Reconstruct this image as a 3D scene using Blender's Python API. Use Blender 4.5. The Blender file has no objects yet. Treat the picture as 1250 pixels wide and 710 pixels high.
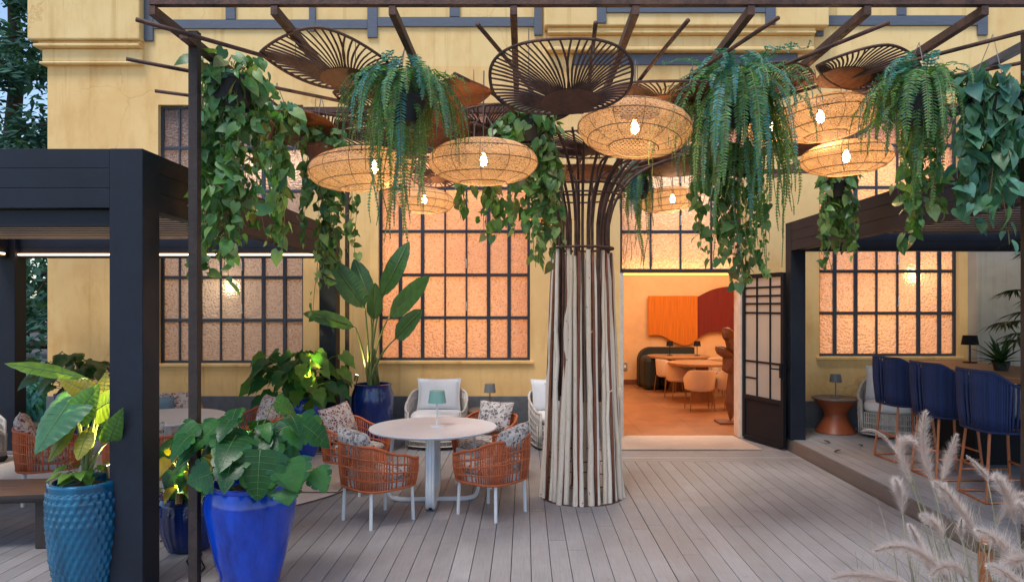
import bpy, bmesh, math, random
from mathutils import Vector, Matrix, Euler
random.seed(7)
PI = math.pi
R_ = math.radians
C = bpy.context.scene.collection
FX, CX, CY, H = 870.0, 640.0, 374.0, 1.95
YW = 10.58                                   # plane of the facade

def P(px, py, Y):
    return Vector(((px - CX) * Y / FX, Y, H - (py - CY) * Y / FX))
def FL(px, py, z=0.0):
    Y = FX * (H - z) / (py - CY)
    return Vector(((px - CX) * Y / FX, Y, z))
def WX(px): return (px - CX) * YW / FX
def WZ(py): return H - (py - CY) * YW / FX
def U(a, b): return random.uniform(a, b)
def sm(t):
    t = max(0.0, min(1.0, t)); return t * t * (3 - 2 * t)

# ------------------------------------------------------------------ mesh builder
class MB:
    def __init__(s):
        s.v = []; s.f = []
    def add(s, vs, fs):
        n = len(s.v)
        s.v += [Vector(q) for q in vs]
        s.f += [tuple(n + i for i in f) for f in fs]
        return s
    def box(s, c, d, rot=None):
        c = Vector(c); hx, hy, hz = d[0] / 2, d[1] / 2, d[2] / 2
        vs = [Vector((x, y, z)) for x in (-hx, hx) for y in (-hy, hy) for z in (-hz, hz)]
        if rot is not None:
            m = Euler(rot).to_matrix(); vs = [m @ q for q in vs]
        return s.add([c + q for q in vs], [(0, 1, 3, 2), (4, 6, 7, 5), (0, 4, 5, 1), (2, 3, 7, 6), (0, 2, 6, 4), (1, 5, 7, 3)])
    def box2(s, a, b):
        return s.box([(a[i] + b[i]) / 2 for i in range(3)], [abs(b[i] - a[i]) for i in range(3)])
    def bar(s, a, b, w, h, up=(0, 0, 1)):
        a = Vector(a); b = Vector(b); d = (b - a).normalized()
        u = Vector(up)
        if abs(d.dot(u)) > .98: u = Vector((0, 1, 0))
        x = d.cross(u).normalized() * (w / 2); y = x.cross(d).normalized() * (h / 2)
        vs = [p + i * x + j * y for p in (a, b) for i, j in ((-1, -1), (1, -1), (1, 1), (-1, 1))]
        return s.add(vs, [(3, 2, 1, 0), (4, 5, 6, 7), (0, 1, 5, 4), (1, 2, 6, 5), (2, 3, 7, 6), (3, 0, 4, 7)])
    def tube(s, pts, r, n=6, closed=False, cap=True):
        pts = [Vector(p) for p in pts]; m = len(pts)
        rs = r if isinstance(r, (list, tuple)) else [r] * m
        base = len(s.v); ref = None
        for i, p in enumerate(pts):
            if closed: d = pts[(i + 1) % m] - pts[i - 1]
            else: d = pts[min(i + 1, m - 1)] - pts[max(i - 1, 0)]
            if d.length < 1e-9: d = Vector((0, 0, 1))
            d.normalize()
            if ref is None:
                ref = Vector((0, 0, 1)) if abs(d.z) < .9 else Vector((1, 0, 0))
            x = d.cross(ref)
            if x.length < 1e-6: x = d.orthogonal()
            x.normalize(); y = x.cross(d); ref = y * -1 if False else y
            for k in range(n):
                a = 2 * PI * k / n
                s.v.append(p + (x * math.cos(a) + y * math.sin(a)) * rs[i])
        for i in range(m if closed else m - 1):
            j = (i + 1) % m
            for k in range(n):
                k2 = (k + 1) % n
                s.f.append((base + i * n + k, base + i * n + k2, base + j * n + k2, base + j * n + k))
        if cap and not closed and n > 2:
            s.f.append(tuple(base + k for k in range(n))[::-1])
            s.f.append(tuple(base + (m - 1) * n + k for k in range(n)))
        return s
    def ribbon(s, pts, w, side):
        base = len(s.v); m = len(pts)
        for i, p in enumerate(pts):
            p = Vector(p); sd = side(i) if callable(side) else Vector(side)
            ww = w[i] if isinstance(w, (list, tuple)) else w
            s.v += [p - sd * ww / 2, p + sd * ww / 2]
        for i in range(m - 1):
            s.f.append((base + 2 * i, base + 2 * i + 1, base + 2 * i + 3, base + 2 * i + 2))
        return s
    def lathe(s, prof, n=24, c=(0, 0, 0), sx=1, sy=1, fn=None):
        c = Vector(c); base = len(s.v); m = len(prof)
        for i, (r, z) in enumerate(prof):
            for k in range(n):
                a = 2 * PI * k / n
                rr = r + (fn(a, z) if fn and r > 1e-4 else 0)
                s.v.append(c + Vector((rr * sx * math.cos(a), rr * sy * math.sin(a), z)))
        for i in range(m - 1):
            for k in range(n):
                k2 = (k + 1) % n
                s.f.append((base + i * n + k, base + i * n + k2, base + (i + 1) * n + k2, base + (i + 1) * n + k))
        if prof[0][0] > 1e-4: s.f.append(tuple(base + k for k in range(n))[::-1])
        if prof[-1][0] > 1e-4: s.f.append(tuple(base + (m - 1) * n + k for k in range(n)))
        return s
    def ball(s, c, r, n=10, sc=(1, 1, 1)):
        m = max(4, n // 2); prof = [(max(1e-5, math.sin(PI * i / m)) , -math.cos(PI * i / m)) for i in range(m + 1)]
        base = len(s.v); s.lathe(prof, n)
        for i in range(base, len(s.v)):
            q = s.v[i]; s.v[i] = Vector(c) + Vector((q.x * r * sc[0], q.y * r * sc[1], q.z * r * sc[2]))
        return s
    def sheet(s, x0, x1, y0, y1, z):
        return s.add([(x0, y0, z), (x1, y0, z), (x1, y1, z), (x0, y1, z)], [(0, 1, 2, 3)])
    def xform(s, m):
        s.v = [m @ q for q in s.v]; return s
    def build(s, name, mat, parent=None, smooth=False, world=False, bevel=0, angle=None, loc=None):
        me = bpy.data.meshes.new(name)
        off = parent.location if (world and parent is not None) else Vector((0, 0, 0))
        if world and parent is not None and parent.parent is not None:
            off = off + parent.parent.location
        me.from_pydata([tuple(q - off) for q in s.v], [], s.f)
        me.materials.append(mat)
        if smooth:
            me.polygons.foreach_set('use_smooth', [True] * len(me.polygons))
            if angle: me.set_sharp_from_angle(angle=R_(angle))
        me.update()
        o = bpy.data.objects.new(name, me); C.objects.link(o)
        if parent is not None: o.parent = parent
        if loc is not None: o.location = loc
        if bevel:
            b = o.modifiers.new('Bevel', 'BEVEL'); b.width = bevel; b.segments = 2; b.limit_method = 'ANGLE'
        return o

def thing(name, label, cat, loc=(0, 0, 0), rotz=0, group=None):
    o = bpy.data.objects.new(name, None); C.objects.link(o)
    o.empty_display_size = .1
    o.location = loc; o.rotation_euler = (0, 0, rotz)
    return tag(o, label, cat, group)
def tag(o, label, cat, group=None, kind=None):
    if label: o['label'] = label
    if cat: o['category'] = cat
    if group: o['group'] = group
    if kind: o['kind'] = kind
    return o
def copy_tree(o, loc, rotz, label=None, par=None):
    c = o.copy(); C.objects.link(c)
    if par is None:
        c.location = loc; c.rotation_euler = (0, 0, rotz)
        if label: c['label'] = label
    else: c.parent = par
    for ch in [q for q in o.children]:
        copy_tree(ch, None, None, None, c)
    return c
def lamp(name, kind, loc, energy, col, parent=None, size=.05, **kw):
    l = bpy.data.lights.new(name, kind); l.energy = energy; l.color = col
    if kind in ('POINT', 'SPOT'): l.shadow_soft_size = size
    if kind == 'AREA': l.size = size
    for k, v in kw.items(): setattr(l, k, v)
    o = bpy.data.objects.new(name, l); C.objects.link(o); o.location = loc
    if parent is not None:
        o.parent = parent
    return o

# ------------------------------------------------------------------ materials
def newmat(name):
    m = bpy.data.materials.new(name); m.use_nodes = True
    nt = m.node_tree; nt.nodes.clear()
    out = nt.nodes.new('ShaderNodeOutputMaterial')
    return m, nt, out
def rgba(c): return (c[0], c[1], c[2], 1)
def ramp(nt, stops, interp='LINEAR'):
    n = nt.nodes.new('ShaderNodeValToRGB'); cr = n.color_ramp; cr.interpolation = interp
    while len(cr.elements) > 1: cr.elements.remove(cr.elements[-1])
    cr.elements[0].position = stops[0][0]; cr.elements[0].color = rgba(stops[0][1])
    for p, c in stops[1:]:
        e = cr.elements.new(p); e.color = rgba(c)
    return n
def mixc(nt, fac, a, b, mode='MIX'):
    n = nt.nodes.new('ShaderNodeMix'); n.data_type = 'RGBA'; n.blend_type = mode
    L = nt.links
    for sock, v in ((n.inputs[0], fac), (n.inputs[6], a), (n.inputs[7], b)):
        if hasattr(v, 'is_output'): L.new(v, sock)
        elif isinstance(v, (int, float)): sock.default_value = v
        else: sock.default_value = rgba(v)
    return n.outputs[2]
def coords(nt, scale=(1, 1, 1), kind='Object'):
    tc = nt.nodes.new('ShaderNodeTexCoord'); mp = nt.nodes.new('ShaderNodeMapping')
    mp.inputs['Scale'].default_value = scale
    nt.links.new(tc.outputs[kind], mp.inputs['Vector']); return mp.outputs[0]
def noise(nt, vec, scale, detail=4, rough=.55, dist=0):
    n = nt.nodes.new('ShaderNodeTexNoise'); n.inputs['Scale'].default_value = scale
    n.inputs['Detail'].default_value = detail; n.inputs['Roughness'].default_value = rough
    n.inputs['Distortion'].default_value = dist
    nt.links.new(vec, n.inputs['Vector']); return n.outputs['Fac']
def bump(nt, h, strength, dist=.01):
    b = nt.nodes.new('ShaderNodeBump'); b.inputs['Strength'].default_value = strength; b.inputs['Distance'].default_value = dist
    nt.links.new(h, b.inputs['Height']); return b.outputs[0]

def simple(name, col, rough=.5, metal=0, var=.18, nscale=6, bs=.0, bscale=80, stretch=(1, 1, 1), spec=.5, coat=0, island=0, col2=None, kind='Object'):
    """Principled base with two scales of colour noise, fine bump and roughness wear."""
    m, nt, out = newmat(name); L = nt.links
    p = nt.nodes.new('ShaderNodeBsdfPrincipled')
    vec = coords(nt, stretch, kind)
    n1 = noise(nt, vec, nscale, 5); n2 = noise(nt, vec, nscale * 6, 3)
    dark = [c * (1 - var) for c in col]; lite = [min(1, c * (1 + var)) for c in col]
    if col2: dark = col2
    r = ramp(nt, [(.3, dark), (.7, lite)]); L.new(n1, r.inputs[0])
    rr = ramp(nt, [(.3, dark), (.7, lite)]); L.new(n2, rr.inputs[0])
    c = mixc(nt, .3, r.outputs[0], rr.outputs[0])
    if island:
        g = nt.nodes.new('ShaderNodeNewGeometry')
        r3 = ramp(nt, [(0, (1 - island,) * 3), (1, (1 + island,) * 3)]); L.new(g.outputs['Random Per Island'], r3.inputs[0])
        c = mixc(nt, 1.0, c, r3.outputs[0], 'MULTIPLY')
    L.new(c, p.inputs['Base Color'])
    mr = nt.nodes.new('ShaderNodeMapRange'); mr.inputs[3].default_value = max(.02, rough - .08); mr.inputs[4].default_value = min(1, rough + .1)
    L.new(n1, mr.inputs[0]); L.new(mr.outputs[0], p.inputs['Roughness'])
    p.inputs['Metallic'].default_value = metal; p.inputs['Specular IOR Level'].default_value = spec
    p.inputs['Coat Weight'].default_value = coat; p.inputs['Coat Roughness'].default_value = .08
    if bs:
        L.new(bump(nt, noise(nt, vec, bscale, 3), bs), p.inputs['Normal'])
    L.new(p.outputs[0], out.inputs[0])
    return m

def leafmat(name, cols, rough=.38, trans=.28, spec=.45, vein=0):
    m, nt, out = newmat(name); L = nt.links
    g = nt.nodes.new('ShaderNodeNewGeometry')
    n = len(cols)
    r = ramp(nt, [(i / max(1, n - 1), c) for i, c in enumerate(cols)]); L.new(g.outputs['Random Per Island'], r.inputs[0])
    vec = coords(nt); nz = noise(nt, vec, 14, 3)
    r2 = ramp(nt, [(.25, (.72,) * 3), (.75, (1.2,) * 3)]); L.new(nz, r2.inputs[0])
    c = mixc(nt, 1, r.outputs[0], r2.outputs[0], 'MULTIPLY')
    p = nt.nodes.new('ShaderNodeBsdfPrincipled'); L.new(c, p.inputs['Base Color'])
    p.inputs['Roughness'].default_value = rough; p.inputs['Specular IOR Level'].default_value = spec
    L.new(bump(nt, noise(nt, vec, 60, 2), .25, .004), p.inputs['Normal'])
    t = nt.nodes.new('ShaderNodeBsdfTranslucent')
    tc = mixc(nt, 1, c, (1.7, 1.55, .45), 'MULTIPLY'); L.new(tc, t.inputs['Color'])
    mx = nt.nodes.new('ShaderNodeMixShader'); mx.inputs[0].default_value = trans
    L.new(p.outputs[0], mx.inputs[1]); L.new(t.outputs[0], mx.inputs[2]); L.new(mx.outputs[0], out.inputs[0])
    return m

def emis(name, col, s):
    m, nt, out = newmat(name)
    e = nt.nodes.new('ShaderNodeEmission'); e.inputs[0].default_value = rgba(col); e.inputs[1].default_value = s
    nt.links.new(e.outputs[0], out.inputs[0]); return m

M = {}
def plaster(name, base, stain, dirt):
    m, nt, out = newmat(name); L = nt.links
    vec = coords(nt); p = nt.nodes.new('ShaderNodeBsdfPrincipled')
    a = noise(nt, vec, .9, 6, .6, .6); b = noise(nt, coords(nt, (1, 1, .35)), 3.2, 5, .65); f = noise(nt, vec, 45, 4)
    r1 = ramp(nt, [(.32, stain), (.62, base)]); L.new(a, r1.inputs[0])
    r2 = ramp(nt, [(.30, dirt), (.52, (1, 1, 1))]); L.new(b, r2.inputs[0])
    c = mixc(nt, .55, r1.outputs[0], r2.outputs[0], 'MULTIPLY')
    sk_ = noise(nt, coords(nt, (3.2, 3.2, .10)), 2.6, 5, .6); r4 = ramp(nt, [(.30, (.80, .74, .64)), (.42, (1, 1, 1))]); L.new(sk_, r4.inputs[0])
    c = mixc(nt, .8, c, r4.outputs[0], 'MULTIPLY')
    wv = nt.nodes.new('ShaderNodeTexNoise'); wv.inputs['Scale'].default_value = 3; wv.inputs['Detail'].default_value = 6; L.new(vec, wv.inputs['Vector'])
    va = nt.nodes.new('ShaderNodeVectorMath'); va.operation = 'MULTIPLY_ADD'; va.inputs[1].default_value = (.5,) * 3; L.new(wv.outputs['Color'], va.inputs[0]); L.new(vec, va.inputs[2])
    ve = nt.nodes.new('ShaderNodeTexVoronoi'); ve.feature = 'DISTANCE_TO_EDGE'; ve.inputs['Scale'].default_value = .55; L.new(va.outputs[0], ve.inputs['Vector'])
    r5 = ramp(nt, [(0, (.80, .74, .66)), (.005, (1, 1, 1))]); L.new(ve.outputs[0], r5.inputs[0])
    mk = ramp(nt, [(.50, (0, 0, 0)), (.58, (1, 1, 1))]); L.new(noise(nt, vec, .6, 2), mk.inputs[0])
    c = mixc(nt, mk.outputs[0], c, mixc(nt, 1, c, r5.outputs[0], 'MULTIPLY'))
    L.new(c, p.inputs['Base Color']); p.inputs['Roughness'].default_value = .85; p.inputs['Specular IOR Level'].default_value = .25
    L.new(bump(nt, f, .25, .006), p.inputs['Normal']); L.new(p.outputs[0], out.inputs[0]); return m
M['plaster'] = plaster('warm_lit_plaster', (.87, .585, .255), (.80, .50, .20), (.76, .62, .46))  # warm light on the lower wall is put into this more orange colour
M['plaster_upper'] = plaster('upper_plaster', (.88, .635, .30), (.82, .55, .235), (.82, .70, .55))
M['plaster_grey'] = plaster('grey_plaster', (.50, .45, .36), (.36, .32, .26), (.8, .77, .72))
M['plinth'] = simple('plinth_stone', (.12, .125, .135), .8, bs=.4, bscale=30, var=.3)
M['timber'] = simple('painted_timber', (.10, .115, .15), .6, bs=.15, bscale=25, stretch=(1, 1, 8))
M['frame'] = simple('window_frame_paint', (.025, .032, .05), .42, var=.3)
M['white_jamb'] = simple('white_jamb', (.6, .55, .48), .6)
M['room_wall'] = simple('room_wall_ochre', (.74, .47, .24), .8, var=.14, nscale=1.2, bs=.15)
M['room_white'] = simple('pale_room_wall', (.55, .50, .50), .85, var=.05)
M['room_ceiling'] = simple('room_ceiling', (.62, .40, .2), .85, var=.05)

def room_floor():
    m, nt, out = newmat('room_floor_wood'); L = nt.links
    vec = coords(nt); p = nt.nodes.new('ShaderNodeBsdfPrincipled')
    n1 = noise(nt, vec, 2.2, 6, .65, .8); n2 = noise(nt, vec, 30, 3)
    r = ramp(nt, [(.3, (.24, .10, .045)), (.7, (.36, .165, .075))]); L.new(n1, r.inputs[0])
    bk = nt.nodes.new('ShaderNodeTexBrick'); bk.offset = 0; bk.inputs['Scale'].default_value = 1; bk.inputs['Brick Width'].default_value = .9; bk.inputs['Row Height'].default_value = .9; bk.inputs['Mortar Size'].default_value = .006
    bk.inputs['Color1'].default_value = (1, 1, 1, 1); bk.inputs['Color2'].default_value = (.88, .88, .88, 1); bk.inputs['Mortar'].default_value = (.5, .45, .42, 1); L.new(vec, bk.inputs['Vector'])
    L.new(mixc(nt, 1, r.outputs[0], bk.outputs['Color'], 'MULTIPLY'), p.inputs['Base Color']); p.inputs['Roughness'].default_value = .38
    L.new(bump(nt, n2, .1), p.inputs['Normal']); L.new(p.outputs[0], out.inputs[0]); return m
M['room_floor'] = room_floor()

def deckmat():
    m, nt, out = newmat('deck_boards'); L = nt.links
    p = nt.nodes.new('ShaderNodeBsdfPrincipled')
    g = nt.nodes.new('ShaderNodeNewGeometry')
    r = ramp(nt, [(0, (.262, .251, .254)), (.5, (.290, .279, .283)), (1, (.318, .306, .311))]); L.new(g.outputs['Random Per Island'], r.inputs[0])
    v1 = coords(nt, (30, 1.2, 1)); grain = noise(nt, v1, 3, 6, .7)
    rg = ramp(nt, [(.25, (.80,) * 3), (.75, (1.14,) * 3)]); L.new(grain, rg.inputs[0])
    blot = noise(nt, coords(nt), 1.3, 6, .65, .4)
    rb = ramp(nt, [(.3, (.80, .78, .77)), (.65, (1.08, 1.08, 1.08))]); L.new(blot, rb.inputs[0])
    spots = noise(nt, coords(nt), 17, 3, .5)
    rs = ramp(nt, [(.22, (.6, .58, .56)), (.33, (1, 1, 1))]); L.new(spots, rs.inputs[0])
    c = mixc(nt, 1, mixc(nt, 1, mixc(nt, 1, r.outputs[0], rg.outputs[0], 'MULTIPLY'), rb.outputs[0], 'MULTIPLY'), rs.outputs[0], 'MULTIPLY')
    L.new(c, p.inputs['Base Color'])
    mr = nt.nodes.new('ShaderNodeMapRange'); mr.inputs[3].default_value = .42; mr.inputs[4].default_value = .68
    L.new(blot, mr.inputs[0]); L.new(mr.outputs[0], p.inputs['Roughness'])
    L.new(bump(nt, grain, .22, .004), p.inputs['Normal']); L.new(p.outputs[0], out.inputs[0]); return m
M['deck'] = deckmat()
M['deck_gap'] = simple('deck_underlay', (.03, .027, .025), .9)
M['kerb'] = simple('deck_fascia', (.17, .135, .115), .6, bs=.2, bscale=20, stretch=(6, 1, 6))

def glassmat():
    m, nt, out = newmat('hammered_glass'); L = nt.links
    vec = coords(nt)
    vo = nt.nodes.new('ShaderNodeTexVoronoi'); vo.inputs['Scale'].default_value = 30; L.new(vec, vo.inputs['Vector'])
    nz = noise(nt, vec, 34, 3)
    ad = nt.nodes.new('ShaderNodeMath'); ad.operation = 'ADD'; L.new(vo.outputs[0], ad.inputs[0]); L.new(nz, ad.inputs[1])
    bn = bump(nt, ad.outputs[0], 1.0, .03)
    rc = ramp(nt, [(.45, (.50, .46, .40)), (.8, (.86, .81, .71)), (1.0, (.95, .92, .84))]); L.new(ad.outputs[0], rc.inputs[0])
    t = nt.nodes.new('ShaderNodeBsdfTranslucent'); L.new(rc.outputs[0], t.inputs[0]); L.new(bn, t.inputs['Normal'])
    rf = nt.nodes.new('ShaderNodeBsdfRefraction'); rf.inputs['Roughness'].default_value = .5; rf.inputs['IOR'].default_value = 1.22; L.new(bn, rf.inputs['Normal']); L.new(rc.outputs[0], rf.inputs[0])
    mt = nt.nodes.new('ShaderNodeMixShader'); mt.inputs[0].default_value = .30; L.new(t.outputs[0], mt.inputs[1]); L.new(rf.outputs[0], mt.inputs[2])
    d = nt.nodes.new('ShaderNodeBsdfDiffuse'); d.inputs[0].default_value = (.66, .64, .66, 1); L.new(bn, d.inputs['Normal'])
    mx = nt.nodes.new('ShaderNodeMixShader'); mx.inputs[0].default_value = .20; L.new(mt.outputs[0], mx.inputs[1]); L.new(d.outputs[0], mx.inputs[2])
    g = nt.nodes.new('ShaderNodeBsdfGlossy'); g.inputs['Roughness'].default_value = .2; L.new(bn, g.inputs['Normal'])
    fr = nt.nodes.new('ShaderNodeFresnel'); fr.inputs[0].default_value = 1.5
    m2 = nt.nodes.new('ShaderNodeMixShader'); L.new(fr.outputs[0], m2.inputs[0]); L.new(mx.outputs[0], m2.inputs[1]); L.new(g.outputs[0], m2.inputs[2])
    L.new(m2.outputs[0], out.inputs[0]); return m
M['glass'] = glassmat()
def milky():
    m, nt, out = newmat('milky_glass'); L = nt.links
    t = nt.nodes.new('ShaderNodeBsdfTranslucent'); t.inputs[0].default_value = (.86, .80, .70, 1)
    d = nt.nodes.new('ShaderNodeBsdfDiffuse'); d.inputs[0].default_value = (.72, .66, .56, 1); g = nt.nodes.new('ShaderNodeBsdfGlossy'); g.inputs['Roughness'].default_value = .12
    a = nt.nodes.new('ShaderNodeMixShader'); a.inputs[0].default_value = .5; L.new(t.outputs[0], a.inputs[1]); L.new(d.outputs[0], a.inputs[2])
    fr = nt.nodes.new('ShaderNodeFresnel'); b = nt.nodes.new('ShaderNodeMixShader'); L.new(fr.outputs[0], b.inputs[0]); L.new(a.outputs[0], b.inputs[1]); L.new(g.outputs[0], b.inputs[2]); L.new(b.outputs[0], out.inputs[0]); return m
M['milky'] = milky()
M['anthracite'] = simple('anthracite_aluminium', (.011, .015, .026), .55, spec=.3, var=.3, nscale=3, bs=.05, bscale=300)
M['anth_inner'] = simple('led_lit_louver', (.46, .42, .40), .5, var=.1)  # LED light on the louvers is put into this paler colour
M['led'] = emis('led_strip', (1.0, .60, .30), 5.0)
M['led_door'] = emis('led_door_strip', (1.0, .5, .1), 6.0)
M['rust'] = simple('rusty_steel', (.115, .054, .035), .62, metal=.2, var=.5, nscale=9, bs=.35, bscale=60, col2=(.032, .017, .013))
M['rust_warm'] = simple('lamplit_rust_plate', (.24, .08, .032), .6, metal=.2, var=.5, nscale=5, bs=.3, bscale=50, col2=(.05, .02, .013))  # rust brown, raised towards orange for lamp light on the fan plate
M['rust_red'] = simple('rust_red_rod', (.20, .065, .03), .65, var=.4, nscale=12, bs=.3, bscale=60)
M['rust_dark'] = simple('dark_rusty_post', (.038, .024, .02), .6, metal=.2, var=.5, nscale=9, bs=.35, bscale=60, col2=(.016, .011, .010))
M['rust_plate'] = simple('rust_fan_plate', (.15, .062, .035), .6, metal=.2, var=.4, nscale=5, bs=.3, bscale=50)
M['steel_blue'] = simple('weathered_steel', (.10, .11, .14), .4, metal=.3, var=.4)

def barkmat():
    m, nt, out = newmat('peeled_pole_bark'); L = nt.links
    p = nt.nodes.new('ShaderNodeBsdfPrincipled'); g = nt.nodes.new('ShaderNodeNewGeometry')
    oi = nt.nodes.new('ShaderNodeObjectInfo')
    r = ramp(nt, [(0, (.66, .54, .42)), (.35, (.80, .70, .58)), (.7, (.86, .78, .67)), (1, (.70, .56, .43))]); L.new(oi.outputs['Random'], r.inputs[0])
    vec = coords(nt, (1, 1, .22), 'Object')
    n1 = noise(nt, vec, 22, 6, .7, .5); n2 = noise(nt, coords(nt, (1, 1, .8)), 26, 3)
    r1 = ramp(nt, [(.26, (.62, .55, .48)), (.45, (1.03, 1.02, 1.0))]); L.new(n1, r1.inputs[0])
    r2 = ramp(nt, [(.24, (.16, .11, .08)), (.32, (1, 1, 1))]); L.new(n2, r2.inputs[0])
    c = mixc(nt, 1, mixc(nt, 1, r.outputs[0], r1.outputs[0], 'MULTIPLY'), r2.outputs[0], 'MULTIPLY')
    L.new(c, p.inputs['Base Color']); p.inputs['Roughness'].default_value = .8
    L.new(bump(nt, n1, .6, .01), p.inputs['Normal']); L.new(p.outputs[0], out.inputs[0]); return m
M['bark'] = barkmat()

def rattan():
    m, nt, out = newmat('rattan_weave'); L = nt.links
    p = nt.nodes.new('ShaderNodeBsdfPrincipled'); g = nt.nodes.new('ShaderNodeNewGeometry')
    r = ramp(nt, [(0, (.44, .30, .17)), (1, (.66, .49, .31))]); L.new(g.outputs['Random Per Island'], r.inputs[0])
    L.new(r.outputs[0], p.inputs['Base Color']); p.inputs['Roughness'].default_value = .55
    t = nt.nodes.new('ShaderNodeBsdfTranslucent'); t.inputs[0].default_value = (.74, .50, .27, 1)
    mx = nt.nodes.new('ShaderNodeMixShader'); mx.inputs[0].default_value = .36
    L.new(p.outputs[0], mx.inputs[1]); L.new(t.outputs[0], mx.inputs[2]); L.new(mx.outputs[0], out.inputs[0]); return m
M['rattan'] = rattan()
M['rattan_dark'] = simple('rattan_rib', (.26, .155, .08), .6)
M['bulb'] = emis('lamp_bulb', (1.0, .72, .38), 30.0)
M['brass'] = simple('lamp_socket', (.25, .15, .07), .35, metal=.8)
M['wire'] = simple('grey_wire', (.22, .2, .18), .5, metal=.4)
M['white_metal'] = simple('white_powder_coat', (.74, .76, .78), .4, var=.05)
M['table_top'] = simple('pale_table_top', (.74, .77, .80), .34, var=.07, nscale=3)
M['rope_orange'] = simple('terracotta_rope', (.54, .135, .047), .75, var=.22, nscale=30, bs=.5, bscale=200, island=.2)
M['rope_blue'] = simple('navy_rope', (.006, .022, .095), .7, var=.3, nscale=30, bs=.5, bscale=200, island=.25)
M['copper'] = simple('copper_paint', (.42, .14, .055), .4, metal=.25, var=.15)
M['wicker'] = simple('white_wicker', (.58, .53, .47), .65, var=.2, nscale=20, bs=.4, bscale=120, island=.2)
M['cushion_white'] = simple('white_canvas', (.80, .79, .78), .9, var=.05, bs=.3, bscale=240)
M['cushion_grey'] = simple('pale_grey_canvas', (.70, .71, .73), .9, var=.06, bs=.3, bscale=240)
M['cushion_blue'] = simple('grey_blue_canvas', (.17, .25, .30), .9, var=.1, bs=.3, bscale=240)
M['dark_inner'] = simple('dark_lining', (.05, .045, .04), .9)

def pattern(name, cols, scale):
    m, nt, out = newmat(name); L = nt.links
    p = nt.nodes.new('ShaderNodeBsdfPrincipled')
    vec = coords(nt); wob = nt.nodes.new('ShaderNodeTexNoise'); wob.inputs['Scale'].default_value = 9; L.new(vec, wob.inputs['Vector'])
    va = nt.nodes.new('ShaderNodeVectorMath'); va.operation = 'MULTIPLY_ADD'; va.inputs[1].default_value = (.09,) * 3
    L.new(wob.outputs['Color'], va.inputs[0]); L.new(vec, va.inputs[2])
    vo = nt.nodes.new('ShaderNodeTexVoronoi'); vo.inputs['Scale'].default_value = scale; L.new(va.outputs[0], vo.inputs['Vector'])
    sp = nt.nodes.new('ShaderNodeSeparateColor'); L.new(vo.outputs['Color'], sp.inputs[0])
    n = len(cols); r = ramp(nt, [(i / n, c) for i, c in enumerate(cols)], 'CONSTANT'); L.new(sp.outputs[0], r.inputs[0])
    ve = nt.nodes.new('ShaderNodeTexVoronoi'); ve.feature = 'DISTANCE_TO_EDGE'; ve.inputs['Scale'].default_value = scale; L.new(va.outputs[0], ve.inputs['Vector'])
    re = ramp(nt, [(.05, (1,) * 3), (.11, (0,) * 3)]); L.new(ve.outputs[0], re.inputs[0])
    c = mixc(nt, re.outputs[0], r.outputs[0], (.62, .58, .54))
    L.new(c, p.inputs['Base Color']); p.inputs['Roughness'].default_value = .9
    L.new(bump(nt, noise(nt, vec, 220, 2), .25), p.inputs['Normal']); L.new(p.outputs[0], out.inputs[0]); return m
M['pattern_red'] = pattern('leaf_print_maroon', [(.26, .085, .065), (.50, .36, .30), (.17, .06, .06), (.60, .52, .46), (.33, .16, .12)], 34)
M['pattern_grey'] = pattern('leaf_print_grey', [(.22, .18, .18), (.52, .46, .42), (.13, .11, .12), (.62, .57, .53), (.36, .28, .25)], 30)
M['rug'] = simple('beige_rug', (.76, .67, .58), .95, var=.09, nscale=2, bs=.5, bscale=160)
M['rug_edge'] = simple('rug_edge_binding', (.12, .095, .085), .95)
M['mat_'] = simple('coir_door_mat', (.55, .44, .35), .95, var=.08, nscale=3, bs=.5, bscale=200)

def glaze(name, col, dark, tile=0):
    m, nt, out = newmat(name); L = nt.links
    p = nt.nodes.new('ShaderNodeBsdfPrincipled'); vec = coords(nt)
    n1 = noise(nt, coords(nt, (1, 1, .3)), 7, 6, .65)
    r = ramp(nt, [(.30, dark), (.52, col), (.8, [min(1, q * 1.5 + .004) for q in col])]); L.new(n1, r.inputs[0])
    L.new(r.outputs[0], p.inputs['Base Color'])
    p.inputs['Roughness'].default_value = .2; p.inputs['Coat Weight'].default_value = .35; p.inputs['Coat Roughness'].default_value = .06
    L.new(bump(nt, noise(nt, vec, 24, 4), .18, .01), p.inputs['Normal']); L.new(p.outputs[0], out.inputs[0]); return m
M['glaze_cobalt'] = glaze('cobalt_glaze', (.0, .045, .42), (.0, .010, .14))
M['glaze_navy'] = glaze('navy_glaze', (.004, .022, .14), (.002, .009, .05))
M['glaze_teal'] = glaze('teal_glaze', (.003, .10, .19), (.001, .03, .075))
M['soil'] = simple('potting_soil', (.035, .025, .018), .95, var=.5, nscale=30, bs=1, bscale=60)
M['bark_dark'] = simple('dark_trunk_bark', (.05, .035, .028), .9, var=.4, nscale=12, bs=1, bscale=20, stretch=(1, 1, .3))
M['stem'] = simple('green_stem', (.13, .17, .05), .5, var=.3)
M['vine'] = simple('vine_stem', (.13, .11, .045), .7, var=.3)
M['terracotta'] = simple('brown_planter', (.14, .05, .03), .7, var=.3, bs=.2)
M['black_pot'] = simple('black_planter', (.02, .02, .022), .6)
M['l_pothos'] = leafmat('pothos_leaf', [(0.0421, 0.146, 0.0376), (0.0957, 0.2728, 0.0626), (0.1914, 0.4092, 0.1044), (0.0671, 0.2144, 0.1044), (0.3445, 0.5067, 0.2088), (0.1148, 0.2923, 0.0732), (0.0574, 0.1655, 0.0521), (0.26, 0.26, 0.08)])
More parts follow.
